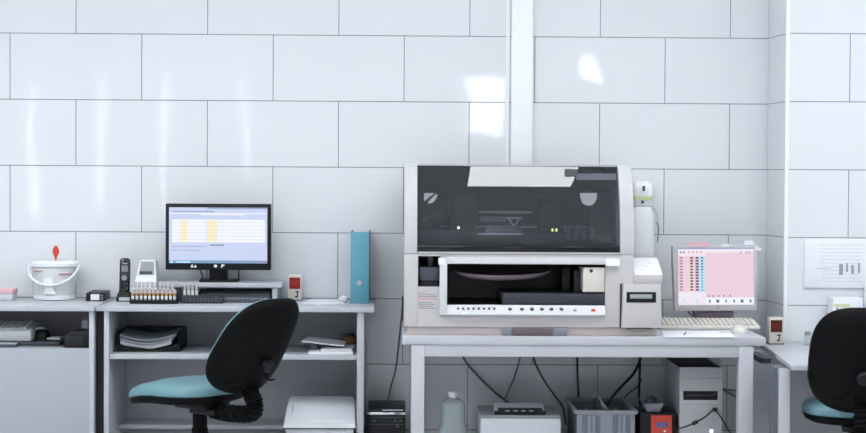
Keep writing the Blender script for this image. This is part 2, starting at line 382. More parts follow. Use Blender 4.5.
m = MB(); m.quad([ps_(.14, .22)+Vector((0, -.0006, 0)), ps_(.8, .22)+Vector((0, -.0006, 0)), ps_(.8, .38)+Vector((0, -.0006, 0)), ps_(.14, .38)+Vector((0, -.0006, 0))], W['dark']); m.build('paper_slot', t)
m = MB()
for k in range(3): m.box(x0+.03+.024*k, x0+.044+.024*k, d1-.001, d1+.001, ZD+.046, ZD+.058, W['slate'])
m.build('button_row', t)

# tube rack with two rows of tubes
p = G(153, 304, ZD); d1 = -p.y; x0, x1, _, _ = R(129.5, 177, 300, 304, d1)
t = thing('tube_rack', 'black rack holding two rows of white sample tubes by phone', 'rack', ((x0+x1)/2, -d1+.04, ZD))
MB().box(x0, x1, d1-.085, d1, ZD+.0005, ZD+.016, W['black'], .002).build('base', t)
MB().box(x0, x1, d1-.046, d1-.032, ZD+.016, ZD+.044, W['black'], .002).build('back_rail', t)
for xx in (x0, x1-.004): MB().box(xx, xx+.004, d1-.078, d1-.006, ZD+.016, ZD+.034, W['black']).build('end_panel', t)
def tube_mesh(parent, x, d, z, h, band=True):
    r = .0064
    m = MB(); m.lathe((x, -d, z), [(r*.5, 0), (r*.9, .003), (r, .008), (r, h*.66)], W['white'], 12)
    m.build('tube', parent)
    if band: MB().lathe((x, -d, z+h*.40), [(r*1.03, 0), (r*1.05, .002), (r*1.05, .011), (r*1.03, .013)], W['orange'], 12).build('band', parent)
    MB().lathe((x, -d, z+h*.66), [(r*1.12, 0), (r*1.15, .002), (r*1.1, h*.32), (r*.8, h*.34)], W['offwhite'], 12).build('cap', parent)
def copy_thing(src, loc, label=None):
    r = src.copy(); COL.objects.link(r); r.location = loc
    if label: r['label'] = label
    for ch in src.children:
        c2 = ch.copy(); COL.objects.link(c2); c2.parent = r
        for g in ch.children: g2 = g.copy(); COL.objects.link(g2); g2.parent = c2
    return r
zt = ZD+.0162
n = 11
for row, (dd, h, lab, grp) in enumerate(((d1-.014, .046, 'short white tube with amber band in front row of the black rack', 'front row of tubes in the black rack'),
                                   (d1-.062, .078, 'taller white-capped tube in back row of the black rack', 'back row of tubes in the black rack'))):
    k0 = None
    for i in range(n):
        x = x0+.012+(x1-x0-.024)*i/(n-1)+(.0 if row == 0 else .003)
        if row and i == n-1: continue
        if k0 is None:
            k0 = thing('sample_tube', lab, 'tube', (x, -dd, zt), grp); tube_mesh(k0, x, dd, zt, h, True)
        else: copy_thing(k0, (x, -dd, zt))

# monitor riser, dark keyboard stored beneath, dark rack, four tubes
dR = .235; zR = .865
x0, x1 = X(160, dR), X(281.5, dR); 
t = thing('monitor_riser', 'low white riser shelf under the black monitor', 'riser', ((x0+x1)/2, -.13, ZD))
MB().box(x0, x1, .02, dR, zR-.021, zR, W['laminate'], .002).build('top', t)
MB().box(X(272, dR), X(277, dR), .03, dR-.01, ZD, zR-.021, W['laminate']).build('leg', t)
MB().box(X(163, dR), X(168, dR), .03, dR-.01, ZD, zR-.021, W['laminate']).build('leg', t)
t = thing('keyboard', 'dark grey keyboard stowed under the white monitor riser', 'keyboard', (X(235, .2), -.2, ZD))
xa, xb = X(198, .23), X(270, .23)
m = MB(); m.prism([(-.27, ZD+.0005), (-.27, ZD+.016), (-.13, ZD+.050), (-.12, ZD+.050), (-.12, ZD+.0005)], 'x', xa, xb, W['slate'], .002); m.build('case', t)
m = MB(); sl = .034/.14
for j in range(5):
    for i in range(15):
        a = xa+.008+i*.0205; y = -.265+j*.026; z = ZD+.0165+(y+.27)*sl
        if a+.017 > xb-.004: continue
        m.quad([(a, y, z+.004), (a+.016, y, z+.004), (a+.016, y+.02, z+.009), (a, y+.02, z+.009)], W['dark'])
        m.quad([(a, y, z-.001), (a+.016, y, z-.001), (a+.016, y, z+.004), (a, y, z+.004)], W['stone'])
m.build('keys', t)
p = G(201, 303.5, ZD); d1 = -p.y; x0, x1 = X(180, d1), X(223, d1)
t = thing('tube_rack', 'long low slate grey empty rack in front of monitor riser', 'rack', ((x0+x1)/2, -d1+.04, ZD))
MB().box(x0, x1, d1-.06, d1, ZD+.0005, ZD+.030, W['dark'], .003).build('body', t)
m = MB()
for i in range(11):
    for j in range(2): m.lathe((x0+.012+(x1-x0-.024)*i/10, -d1+.015+.03*j, ZD+.029), [(.005, 0), (.007, .0035), (.0072, .0045)], W['slate'], 10)
m.build('sockets', t)
m = MB()
for i in range(11): m.box(x0+.008+(x1-x0-.026)*i/10, x0+.015+(x1-x0-.026)*i/10, d1-.001, d1+.001, ZD+.006, ZD+.022, W['slate'])
m.build('ribs', t)
k0 = None
for i, px in enumerate((184.5, 188.6, 192.5, 196.5)):
    dd = d1-.072; x = X(px, dd)
    if k0 is None:
        k0 = thing('sample_tube', 'white upright tube, one of four behind the slate rack', 'tube', (x, -dd, ZD), 'four white tubes behind the slate rack'); tube_mesh(k0, x, dd, ZD+.0005, .078, False)
    else: copy_thing(k0, (x, -dd, ZD))

# black monitor
dM = .195
x0, x1, z0, z1 = R(165.5, 270.8, 203.8, 270, dM); xc = (x0+x1)/2
t = thing('monitor', 'black widescreen monitor showing a lavender table window', 'monitor', (xc, -dM, zR))
MB().box(x0, x1, dM-.045, dM, z0, z1, W['black'], .004).build('housing', t)
a, b, e, f = R(169, 267.3, 207.5, 263.3, dM)
m = MB(); D = dM+.0006
m.rect(a, b, e, f, D, E['scr'])
def sr(pa, pb, pt, pl, mt, k=1):
    q = R(pa, pb, pt, pl, dM); m.rect(q[0], q[1], q[2], q[3], D+.0004*k, mt)
sr(207, 267.3, 207.5, 209, E['bar2']); sr(169, 267.3, 213, 214, E['scr2']); sr(173, 214, 211, 212, E['bar2']); sr(200, 245, 214.3, 215.2, E['scr2'], 2)
sr(172, 265, 219.5, 242.5, E['scr2']); sr(180.3, 187, 220, 241.8, E['yel'], 2); sr(207.3, 217, 220, 241.8, E['yel'], 2)
for k in range(6): sr(173, 264, 222.5+3.4*k, 222.8+3.4*k, E['scr'], 3)
sr(210, 224, 244.6, 245.6, E['ink'], 2); sr(172, 205, 246, 246.6, E['bar2'], 2); sr(172, 200, 250, 250.5, E['bar2'], 2); sr(206, 206.6, 219, 260, E['scr'], 4)
sr(169, 267.3, 260.4, 263.3, E['bar'], 2); sr(170, 173, 260.8, 263, E['cyan'], 3); sr(176, 190, 261, 262.8, E['cyan'], 3); sr(236, 262, 261, 262.5, E['bar2'], 3); sr(263, 266.5, 260.8, 263, E['mauve'], 3)
m.build('screen', t)
def mk(pts, mt=W['paper']): MB().prism([(P(a_, b_, dM).x, P(a_, b_, dM).z) for a_, b_ in pts], 'y', -dM-.0012, -dM+.0004, mt).build('sticker', t)
mk([(190.5, 267.5), (191.5, 264.5), (192.6, 264.5), (193.6, 267.5)]); mk([(193.8, 267.5), (194.8, 265), (195.8, 265), (196.8, 267.5)])
mk([(215.5+1.8*math.cos(i*PI/6), 266+1.6*math.sin(i*PI/6)) for i in range(12)]); mk([(221, 267.6), (221.2, 264.5), (224.6, 264.5), (224.2, 266), (222.6, 266.2), (222.2, 267.6)])
a, b, e, f = R(209.5, 227.5, 265, 280, dM-.05)
MB().box(a, b, dM-.075, dM-.045, zR+.006, z0+.05, W['black'], .003).build('stand_neck', t)
a, b, e, f = R(199, 237.5, 277, 282, dM)
MB().box(a, b, dM-.13, dM-.0, zR, zR+.010, W['black'], .003).build('stand_base', t)
for n_, pts in (('monitor_cable', [(199.5, 268, .12), (201, 272, .11), (202.5, 276, .10), (201, 279, .06), (200, 280.5, .02)]), ('monitor_cable', [(238.5, 268, .12), (238.8, 274, .10), (238.6, 278.5, .06), (238.4, 280, .02)])):
    MB().tube(spline([P(*q) for q in pts]), .0028, W['cable']).build('cable', t)

# red display devices
def display_device(px0, px1, py0, py1, d, zb, lab, led, dig, rotz=0.):
    x0, x1, z0, z1 = R(px0, px1, py0, py1, d); z0 = zb; w = x1-x0; h = z1-z0; xc = (x0+x1)/2
    t = thing('timer', lab, 'timer', (xc, -d+.025, zb)); 
    MB().prism([(-d, z0), (-d+.004, z1-.004), (-d+.01, z1), (-d+.05, z1), (-d+.055, z0)], 'x', x0, x1, W['beige2'], .002).build('body', t)
    MB().box(x0-.002, x1+.002, d-.057, d+.004, z0, z0+.005, W['slate']).build('base', t)
    MB().box(x0+w*.10, x1-w*.10, d-.004, d+.001, z0+h*.46, z0+h*.90, led).build('display', t)
    m = MB()
    SEG = [(0, 0, 1, .1), (0, .45, 1, .55), (0, .9, 1, 1), (0, 0, .2, 1), (.8, 0, 1, 1)]
    for k in range(3):
        ox, oz, sw, sh = x0+w*(.2+.21*k), z0+h*.56, w*.13, h*.22
        for s_ in (SEG[1:] if k == 1 else SEG[2:]): m.box(ox+s_[0]*sw, ox+s_[2]*sw, d+.0008, d+.0018, oz+s_[1]*sh, oz+s_[3]*sh, dig)
    m.build('digits', t)
    m = MB(); jx, jz = x0+w*.56, z0+h*.12
    m.box(jx+w*.10, jx+w*.18, d-.002, d+.001, jz+.002, jz+h*.24, W['inkdark']); m.box(jx-w*.02, jx+w*.12, d-.002, d+.001, jz, jz+h*.06, W['inkdark']); m.box(jx, jx+w*.24, d-.002, d+.0008, jz+h*.2, jz+h*.25, W['inkdark'])
    m.build('switch', t)
display_device(288, 301.5, 275, 299, .14, ZD, 'beige desk timer with bright red display left of teal binder', E['led'], E['digit'])

# papers on the unit's right end
def sheet(name, pts, z, th, label, cat='paper', mt=None, curl=0., grp=None):
    m = MB(); n = len(pts); lo = [m.bm.verts.new((p_[0], p_[1], z)) for p_ in pts]; hi = [m.bm.verts.new((p_[0], p_[1], z+th)) for p_ in pts]
    for i in range(n): m.face((lo[i], lo[(i+1) % n], hi[(i+1) % n], hi[i]), mt or W['paper'])
    m.face(lo[::-1], mt or W['paper']); m.face(hi, mt or W['paper'])
    c_ = sum((Vector(p_[:2]).to_3d() for p_ in pts), Vector())/n; c_.z = z
    return tag(m.build(name, loc=c_), label, cat, grp)
pp = [G(302, 303.5, ZD), G(318, 305, ZD), G(345, 303.8, ZD), G(338, 299, ZD), G(312, 299, ZD)]
sheet('paper_sheet', pp, ZD+.0006, .0012, 'flat white paper sheet lying between red timer and teal binder')
# crumpled tissue
c = G(343, 302.5, ZD); c.y += .02; c.z = ZD
m = MB(); b = bmesh.new(); bmesh.ops.create_icosphere(b, subdivisions=3, radius=1)
for v in b.verts:
    k = 1+.28*math.sin(9*v.co.x+4*v.co.y)*math.cos(7*v.co.z+3*v.co.x); v.co = Vector((v.co.x*.019*k, v.co.y*.018*k, .0145+v.co.z*.014*k)); v.co.z = max(v.co.z, .0004)
    v.co += c
m._merge(b, W['paper']); tag(m.build('crumpled_tissue', loc=c, angle=25), 'small crumpled white tissue against the foot of the teal binder', 'tissue')

# binder
p = G(360, 303.5, ZD); d1 = -p.y; x0, x1, z0, z1 = R(350.5, 369, 232, 303, d1)
t = thing('ring_binder', 'teal lever arch binder standing on end of white worktop', 'binder', ((x0+x1)/2, -d1+.14, ZD))
MB().box(x0, x1, d1-.003, d1, ZD, z1, W['binder'], .001).build('spine', t)
MB().box(x0, x0+.003, d1-.285, d1-.003, ZD, z1, W['binder_side']).build('cover', t)
MB().box(x1-.003, x1, d1-.285, d1-.003, ZD, z1, W['binder_side']).build('cover', t)
MB().box(x0+.006, x1-.03, d1-.27, d1-.04, ZD+.006, z1-.012, W['paper']).build('pages', t)
h_ = P(359, 283, d1)
MB().lathe((h_.x, -d1-.0012, h_.z), [(.0098, .001), (.0122, 0), (.0122, -.0008), (.0098, -.0009)], W['silver'], 20, 'y').build('finger_ring', t)
MB().lathe((h_.x, -d1-.0009, h_.z), [(.0098, .0002), (.0097, -.0006)], W['inkdark'], 20, 'y').build('finger_hole', t)

# ------------------------------------------------------------------ on the keyboard tray
zt = ZTR
MB_ = MB(); xa, xb = X(-30, .4), X(62, .33)
o = MB().box(xa, xb, .12, .395, zt+.0004, zt+.018, W['slate'], .002).build('mouse_mat', loc=(X(30, .3), -.24, zt)); tag(o, 'thick dark mat lying on the keyboard tray of the left desk', 'mouse mat')
z2 = zt+.0184
t = thing('keyboard', 'pale grey keyboard on the dark mat in left desk tray', 'keyboard', (X(0, .3), -.3, z2))
xk = X(30, .40)
MB().prism([(-.385, z2+.0003), (-.385, z2+.040), (-.372, z2+.050), (-.20, z2+.070), (-.19, z2+.064), (-.19, z2+.0003)], 'x', xk-.44, xk, W['cover'], .006).build('case', t)
m = MB()
for j in range(6):
    for i in range(20):
        a = xk-.43+i*.0205; y = -.362+j*.027; z = z2+.051+(y+.372)*.116
        m.box(a, a+.017, -y-.02, -y, z-.002, z+.008, W['offwhite'], .002)
m.build('keys', t)
t = thing('pen', 'grey pen tray strip on the front of the left keyboard tray', 'pen tray', (X(5, .45), -.45, zt))
MB().box(X(-30, .45), X(17, .45), .40, .46, zt+.0005, zt+.012, W['slate'], .003).build('body', t)
MB().box(X(-30, .45), X(16, .45), .405, .455, zt+.012, zt+.016, W['palegrey'], .002).build('top', t)
t.name = 'pen_tray'
# mouse
c = Vector((X(41, .27), -.27, z2))
t = thing('mouse', 'black and silver computer mouse beside pale keyboard', 'mouse', c)
def dome(cx, cy, z, a, b, h, mt, s0=0, s1=8):
    m = MB(); rings = []
    for i in range(s0, s1):
        f = i/7.5; rings.append([Vector((cx+u*math.cos(f*PI/2)**.6, cy+v*math.cos(f*PI/2)**.6, z+h*math.sin(f*PI/2))) for u, v in sup(a, b, 2.6, 24)])
    return m.loft(rings, mt)
dome(c.x, c.y, z2+.001, .040, .030, .046, W['black']).build('body', t)
m = dome(c.x-.006, c.y+.004, z2+.016, .034, .024, .039, W['palegrey'], 2); m.build('top_shell', t)
sheet('note_pad', [(X(47, .3), -.30), (X(60, .3), -.30), (X(61, .3), -.22), (X(49, .3), -.22)], z2+.0004, .008, 'small white note pad right of the mouse in desk tray', 'note pad')
# black box & small pale item
x0, x1, z0, z1 = R(64, 88.2, 331, 348, .47)
t = thing('black_case', 'small ribbed black case at right end of left desk tray', 'case', ((x0+x1)/2, -.40, zt))
MB().prism([(x0, zt+.0005), (x1, zt+.0005), (x1, z1), (x0+.035, z1), (x0, z1-.02)], 'y', -.47, -.34, W['black'], .002).build('body', t)
m = MB()
for k in range(5): m.box(x0+.006, x1-.024, .469, .4715, zt+.010+k*.009, zt+.013+k*.009, W['dark'])
m.build('ribs', t)
x0, x1, z0, z1 = R(82, 88.6, 320, 333, .3)
t = thing('charger', 'small pale grey charger standing behind the ribbed black case', 'charger', ((x0+x1)/2, -.28, zt))
MB().box(x0, x1, .25, .31, zt+.0005, z1, W['palegrey'], .005).build('body', t)

# ------------------------------------------------------------------ on the shelves
# letter tray
zt = ZM; d1 = .385; x0, x1, z0, z1 = R(118, 178, 327.5, 351, d1)
t = thing('letter_tray', 'black letter tray filled with sagging papers on middle shelf', 'tray', ((x0+x1)/2, -.25, zt))
m = MB(); bk = .11
sag = [(x0, .0), (x1, .0)]
m.box(x0, x1+.006, bk, d1, zt+.0005, zt+.006, W['black'], .001)
m.prism([(-d1, zt), (-d1, zt+.072), (-d1+.02, zt+.09), (-bk, zt+.09), (-bk, zt)], 'x', x0-.004, x0+.002, W['black'])
m.prism([(-d1, zt), (-d1, zt+.035), (-d1+.05, zt+.09), (-bk, zt+.09), (-bk, zt)], 'x', x1, x1+.006, W['black'])
m.box(x0, x1, bk-.005, bk, zt, zt+.09, W['black'])
front = [(x0, zt+.0005), (x1, zt+.0005), (x1, zt+.038), (x1-.05, zt+.020), (x0+.16, zt+.010), (x0+.07, zt+.022), (x0, zt+.032)]
m.prism(front, 'y', -d1-.004, -d1, W['black']); m.build('frame', t)
def sagsheet(name, x0, x1, d0, d1, zl, zm, zr, th, label, mt, drop=0.):
    m = MB(); N = 12; rings = []
    for i in range(N+1):
        f = i/N; zz = (zl*(1-f)+zr*f) - (((zl+zr)/2)-zm)*math.sin(PI*f)
        x = x0+(x1-x0)*f
        rings.append([Vector((x, -d1, zz-drop)), Vector((x, -d0, zz+.01)), Vector((x, -d0, zz+.01+th)), Vector((x, -d1, zz+th-drop))])
    m.loft(rings, mt); c_ = Vector(((x0+x1)/2, -(d0+d1)/2, zm))
    return tag(m.build(name, loc=c_), label, 'papers')
sagsheet('paper_stack', x0+.008, x1-.03, .14, d1-.006, zt+.034, zt+.012, zt+.034, .016, 'lowest pale paper bundle in the black letter tray', W['palegrey'])
sagsheet('paper_stack', x0+.006, x1-.022, .14, d1-.010, zt+.053, zt+.031, zt+.054, .008, 'grey paper bundle in the middle of the letter tray', W['stone'])
sagsheet('paper_stack', x0+.005, x1-.012, .14, d1-.012, zt+.066, zt+.044, zt+.068, .010, 'topmost dark grey paper bundle in the black letter tray', W['grey'])
# papers on the right of the middle shelf
f1 = [(X(308, .46), -.47), (X(353, .46), -.47), (X(354, .3), -.25), (X(312, .3), -.25)]
o = sheet('paper_stack', f1, zt+.0005, .010, 'white sheaf of papers lying at right end of middle shelf', 'papers')
f1 = [(X(321, .45), -.46), (X(352, .45), -.455), (X(356, .3), -.25), (X(326, .3), -.24)]
sheet('paper_stack', f1, zt+.0107, .012, 'greenish grey booklet on the white sheaf on middle shelf', 'booklet', W['palegrey'])
m = MB(); q = [Vector((X(303, .3), -.40, zt+.047)), Vector((X(345, .3), -.42, zt+.0285)), Vector((X(346, .3), -.26, zt+.033)), Vector((X(308, .3), -.24, zt+.052))]
m.loft([q, [v_+Vector((0, 0, .005)) for v_ in q]], W['paper']); m.box(X(311, .3), X(318, .3), .26, .38, zt+.0106, zt+.045, W['slate'])
tag(m.build('folder', loc=q[0]), 'tilted white folder resting on top of the shelf papers', 'folder')
c = Vector((X(349.5, .14), -.135, zt)); 
t = thing('tape_roll', 'brown packing tape roll behind papers on middle shelf', 'tape roll', c)
MB().lathe(c, [(.022, .0005), (.036, .0005), (.036, .048), (.022, .048), (.022, .001)], W['brown'], 28).build('tape', t)
MB().lathe(c, [(.018, .0005), (.0215, .0005), (.0215, .056), (.030, .058), (.030, .062), (.018, .062), (.018, .001)], W['slate'], 28).build('core', t)
# things hanging low at the unit's back: small black box under lower shelf
d1 = .2
# white bin
x0, x1, _, _ = R(283.5, 355.5, 400, 428, .53); 
t = thing('swing_bin', 'white bin with sloping lid standing in the shelf unit', 'bin', ((x0+x1)/2, -.40, 0))
MB().prism([(x0+.018, .0), (x1-.018, .0), (x1-.008, .262), (x0+.008, .262)], 'y', -.52, -.27, W['cover'], .006).build('body', t)
m = MB(); rings = []
for y, zz, ins, hb in ((-.535, .266, 0, .262), (-.53, .285, .001, .262), (-.40, .338, .006, .262), (-.31, .366, .010, .262), (-.29, .368, .012, .262), (-.255, .360, .014, .262)):
    a, b = x0+ins, x1-ins
    rings.append([Vector((a, y, hb)), Vector((b, y, hb)), Vector((b, y, zz-.008)), Vector((b-.01, y, zz)), Vector((a+.01, y, zz)), Vector((a, y, zz-.008))])
m.loft(rings, W['cover']); m.build('lid', t, angle=50)
m = MB(); m.box(x0+.03, x0+.032, .33, .46, .300, .348, W['palegrey']); m.build('lid_seam', t)
m = MB(); m.quad([(x0+.10, -.5305, .287), (x1-.04, -.5305, .287), (x1-.04, -.515, .2935), (x0+.10, -.515, .2935)], W['paper']); m.build('lid_grip', t)
# black case on the floor
d1 = .42; x0, x1, _, _ = R(367, 405.5, 410, 430, d1); zt_ = P(386, 409, d1).z
t = thing('power_unit', 'black floor box with silver strip between shelf unit and table', 'power unit', ((x0+x1)/2, -d1+.15, 0))
MB().box(x0, x1, .12, d1, 0, zt_, W['black'], .006).build('housing', t)
q = R(367.5, 405.5, 412.2, 414.6, d1); MB().box(q[0], q[1], d1-.002, d1+.003, q[2], q[3], W['chrome'], .001).build('silver_strip', t)
m = MB(); q = R(382, 403, 409.6, 410.6, d1); m.box(q[0], q[1], d1-.002, d1+.0015, q[2], q[3], W['silver'])
m.build('silver_line', t)
m = MB()
for a, b, tt, ll in ((372, 376, 420, 422), (394, 397, 420, 422), (399, 402, 420, 422), (396, 399, 425.5, 427.5), (370, 404, 417, 417.6), (370, 404, 424, 424.5)):
    q = R(a, b, tt, ll, d1); m.box(q[0], q[1], d1-.002, d1+.002, q[2], q[3], W['slate'])
m.build('buttons', t)

def cable(pts, r, label, mt='cable'):
    sp = spline([P(*q) for q in pts])
    return tag(MB().tube(sp, r, W[mt]).build('cable', loc=sp[0]), label, 'cable')
cable([(402.5, 296, .012), (402, 310, .012), (399.5, 335, .012), (396, 366, .012), (390, 390, .03), (387, 404, .15)], .0032, 'thin dark cable running down the tiles to the black floor box', 'cablegrey')

# ------------------------------------------------------------------ swivel chairs
def swivel_chair(loc, rz, lean_deg, label, leg0=0., zs=0., cz=.658, cy=-.30, tp=.16, BH=.208):
    t = thing('swivel_chair', label, 'chair', loc, rotz=rz, local=True)
    SW, SD = .224, .215
    def ring(sc, z, drop=.0, dx=0):
        out = []
        for u, v in sup(SW*sc, SD*sc, 2.9, 44):
            k = max(0., (v+.03)/.2); out.append(Vector((u, v+.065, z+zs-drop*k*k)))
        return out
    m = MB(); m.loft([ring(.98, .436, .030), ring(1.005, .444, .030), ring(1.0, .464, .033), ring(.95, .478, .034), ring(.8, .487, .030), ring(.45, .490, .012)], W['teal']); m.build('seat', t, angle=60)
    m = MB(); m.loft([ring(.55, .398, .0), ring(.85, .402, .016), ring(.96, .414, .028), ring(1.0, .4355, .030), ring(.6, .437, .01)], W['chairblack']); m.build('seat_shell', t, angle=60)
    BW = .216; ca = math.radians(lean_deg)
    def bring(sc, tt, bow=.03):
        out = []
        for u, v in sup(BW*sc, BH*sc, 2.95, 48):
            u2 = u*(1-tp*(v/BH*.5+.5)+.02)
            w = tt + .075*(u/BW)**2*(.65-.4*v/BH)
            y = w; z = v
            out.append(Vector((u2, cy + y*math.cos(ca) - z*math.sin(ca), cz + z*math.cos(ca) + y*math.sin(ca))))
        return out
    m = MB(); m.loft([bring(.25, -.046), bring(.5, -.044), bring(.74, -.036), bring(.9, -.022), bring(.975, -.008), bring(1., .006), bring(.985, .012), bring(.6, .013)], W['chairblack']); bs = m.build('backrest', t, angle=60)
    m = MB(); m.loft([bring(.9, .012), bring(.965, .014), bring(.96, .022), bring(.88, .034), bring(.5, .038)], W['teal']); m.build('back_cushion', t, angle=60)
    def bp(u, v, tt): return Vector((u, cy+tt*math.cos(ca)-v*math.sin(ca), cz+v*math.cos(ca)+tt*math.sin(ca)))
    # rib moulding low on the shell
    m = MB(); m.tube(spline([bp(-.15, -.155, -.020), bp(-.07, -.135, -.036), bp(-.035, -.06, -.043), bp(-.03, .0, -.043)]), [.001]*3+[.004]*19+[.001]*3, W['chairblack'], 8); m.build('moulding', bs)
    m = MB(); m.tube(spline([bp(.15, -.155, -.020), bp(.07, -.135, -.036), bp(.035, -.06, -.043), bp(.03, .0, -.043)]), [.001]*3+[.004]*19+[.001]*3, W['chairblack'], 8); m.build('moulding', bs)
    k0, k1 = bp(0, -.050, -.042), bp(0, -.050, -.080)
    m = MB(); m.tube([k0, k0.lerp(k1, .3), k0.lerp(k1, .35), k0.lerp(k1, .9), k1], [.014, .014, .026, .025, .020], W['black'], 14); m.build('adjuster_knob', t)
    a0 = bp(0, -BH+.035, -.026)
    path = spline([Vector((0, -.07, .372+zs)), Vector((0, -.17, .364+zs)), Vector((0, a0.y-.012, .376+zs)), Vector((0, a0.y-.026, .420+zs)), a0, bp(0, -BH+.09, -.030)], 14)
    rad = [(.036 if i % 3 else .029) for i in range(len(path))]; rad[0] = .02; rad[-1] = .010; rad[-2] = .014; rad[-3] = .018
    MB().tube(path, rad, W['chairblack'], 18).build('bellows_arm', t, angle=20)
    m = MB(); m.box(-.07, .07, -.08, .10, .374+zs, .400+zs, W['black'], .006); m.box(-.045, .045, -.02, .13, .352+zs, .378+zs, W['black'], .008); m.build('mechanism', t)
    m = MB(); m.tube(spline([(.05, .03, .385+zs), (.14, .05, .380+zs), (.20, .06, .372+zs)]), .005, W['black']); m.tube([(.19, .059, .373+zs), (.235, .066, .366+zs)], [.009, .007], W['black'], 10); m.build('lever', t)
    MB().lathe((0, 0, 0), [(.034, .13), (.034, .30), (.030, .302), (.030, .355+zs)], W['chairblack'], 24).build('column', t)
    MB().lathe((0, 0, 0), [(.045, .075), (.05, .08), (.05, .12), (.036, .14)], W['chairblack'], 24).build('hub', t)
    for i in range(5):
        a = math.radians(leg0+72*i); dr = Vector((math.cos(a), math.sin(a), 0)); sd = Vector((-dr.y, dr.x, 0))
        rings = []
        for f, w, h0, h1 in ((.03, .03, .085, .125), (.15, .024, .078, .112), (.265, .017, .066, .088), (.285, .014, .066, .084)):
            c_ = dr*f; rings.append([c_+sd*w+Vector((0, 0, h0)), c_-sd*w+Vector((0, 0, h0)), c_-sd*w*.7+Vector((0, 0, h1)), c_+sd*w*.7+Vector((0, 0, h1))])
        lg = MB().loft(rings, W['chairblack']).build('leg', t)
        m = MB(); c_ = dr*.27
        for s_ in (-1, 1): m.cyl(c_+sd*(.006*s_)+Vector((0, 0, .026)), c_+sd*(.022*s_)+Vector((0, 0, .026)), .0255, W['black'], 18)
        m.cyl(c_+Vector((0, 0, .03)), c_+Vector((0, 0, .07)), .007, W['silver'], 10); m.build('caster', lg)
    return t
cl = P(200, 388, .80)
swivel_chair((cl.x, -.80, 0), math.radians(51), 27, 'teal and black swivel chair in front of the white shelf unit', 20, .012, cy=-.345, tp=.16, BH=.220)
cr = P(860, 400, 1.14)
swivel_chair((cr.x, -1.14, 0), math.radians(-13), 9, 'teal and black swivel chair at right desk, back to viewer', 68, -.022, cz=.653)

# ------------------------------------------------------------------ analyser table
ZT = .688; TF, TB = .85, .06
x0, x1 = P(402, 340, TF).x, P(766, 340, TF).x
t = thing('table', 'long white square-legged table carrying the analyser', 'table', ((x0+x1)/2, -.45, 0))
MB().box(x0, x1, TB, TF, ZT-.035, ZT, W['steel_white'], .003).build('tabletop', t)
lx0, lx1, rx0, rx1 = P(411, 380, TF).x, P(424.5, 380, TF).x, P(739, 380, TF).x, P(753.5, 380, TF).x
za = P(580, 357.3, TF).z
MB().box(lx1, rx0, TF-.05, TF-.006, za, ZT-.035, W['steel_white'], .002).build('apron', t)
MB().box(lx1, rx0, TB+.02, TB+.05, za, ZT-.035, W['steel_white'], .002).build('apron', t)
MB().box(lx0+.01, lx1-.01, TB+.06, TF-.06, za, ZT-.035, W['steel_white'], .002).build('apron', t)
MB().box(rx0+.01, rx1-.01, TB+.06, TF-.06, za, ZT-.035, W['steel_white'], .002).build('apron', t)
for a, b in ((lx0, lx1), (rx0, rx1)):
    MB().box(a, b, TF-.062, TF-.004, 0, ZT-.035, W['steel_white'], .003).build('leg', t)
    MB().box(a, b, TB+.005, TB+.06, 0, ZT-.035, W['steel_white'], .003).build('leg', t)

# ------------------------------------------------------------------ analyser
MF = .80
def mx(px, py=290, d=MF): return P(px, py, d).x
def mz(py, px=520, d=MF): return P(px, py, d).z
B = W['beige']
xL, xR = mx(404), mx(633.5)
t = thing('analyser', 'large beige laboratory analyser with smoked lid on white table', 'analyser', ((xL+xR)/2, -.45, ZT))
zb, z255, zTop = mz(327), mz(254.5), 1.398
xcl, xcr = mx(417), mx(620)                # inside faces of the lid cheeks
MB().box(mx(407), mx(657, 330), .16, MF-.012, ZT+.0005, zb, W['plinth'], .002).build('plinth', t)
m = MB(); q = R(512, 553, 328.3, 333, MF); m.box(q[0], q[1], MF-.012, MF+.02, ZT+.001, zb-.002, W['mauve'], .003)
q = R(502, 567, 327, 333, MF); m.box(q[0], q[1], MF-.012, MF+.006, ZT+.001, zb-.001, W['grey'], .003); m.build('foot_latch', t)
# body of flat panels round the openings
xp0, xp1 = mx(418), mx(440); zp0, zp1 = mz(287), mz(256.5)
xc0, xc1 = mx(447), mx(605); zc0, zc1 = mz(305), mz(264)
m = MB()
m.box(xL, xp0, .40, MF, zb, z255, B, .003); m.box(xp0, xp1, .40, MF, zb, zp0, B); m.box(xp0, xp1, .40, MF, zp1, z255, B); m.box(xp1, xc0, .40, MF, zb, z255, B)
m.box(xc0, xc1, .40, MF, zb, zc0, B); m.box(xc0, xc1, .40, MF, zc1, z255, B); m.box(xc1, xR, .40, MF, zb, z255, B, .003)
m.box(xL, xR, .14, .40, zb, z255, B, .003); m.build('body', t)
# upper hood: two curved cheeks, back and roof
prof = [(.80, z255+.0015), (.800, 1.06), (.797, 1.12), (.788, 1.18), (.772, 1.24), (.748, 1.30), (.722, 1.345), (.692, 1.385), (.675, zTop)]
ck = [(-d_, z_) for d_, z_ in prof] + [(-.14, zTop), (-.14, z255+.0015)]
MB().prism(ck, 'x', xL, xcl, W['offwhite'], .002).build('cheek', t)
xro = mx(634, 250)
MB().prism(ck, 'x', xcr, xro, W['offwhite'], .002).build('cheek', t)
MB().box(xcl, xcr, .14, .677, zTop-.008, zTop, W['offwhite']).build('roof', t)
MB().box(xcl, xcr, .14, .16, z255+.002, zTop-.008, W['dark']).build('hood_back', t)
MB().box(xcl, xcr, .16, .78, z255+.002, z255+.014, W['dark']).build('deck', t)
m = MB(); m.box(xcl, xcl+.002, .16, .66, z255+.014, zTop-.01, W['dark']); m.box(xcr-.002, xcr, .16, .66, z255+.014, zTop-.01, W['dark']); m.build('hood_lining', t)
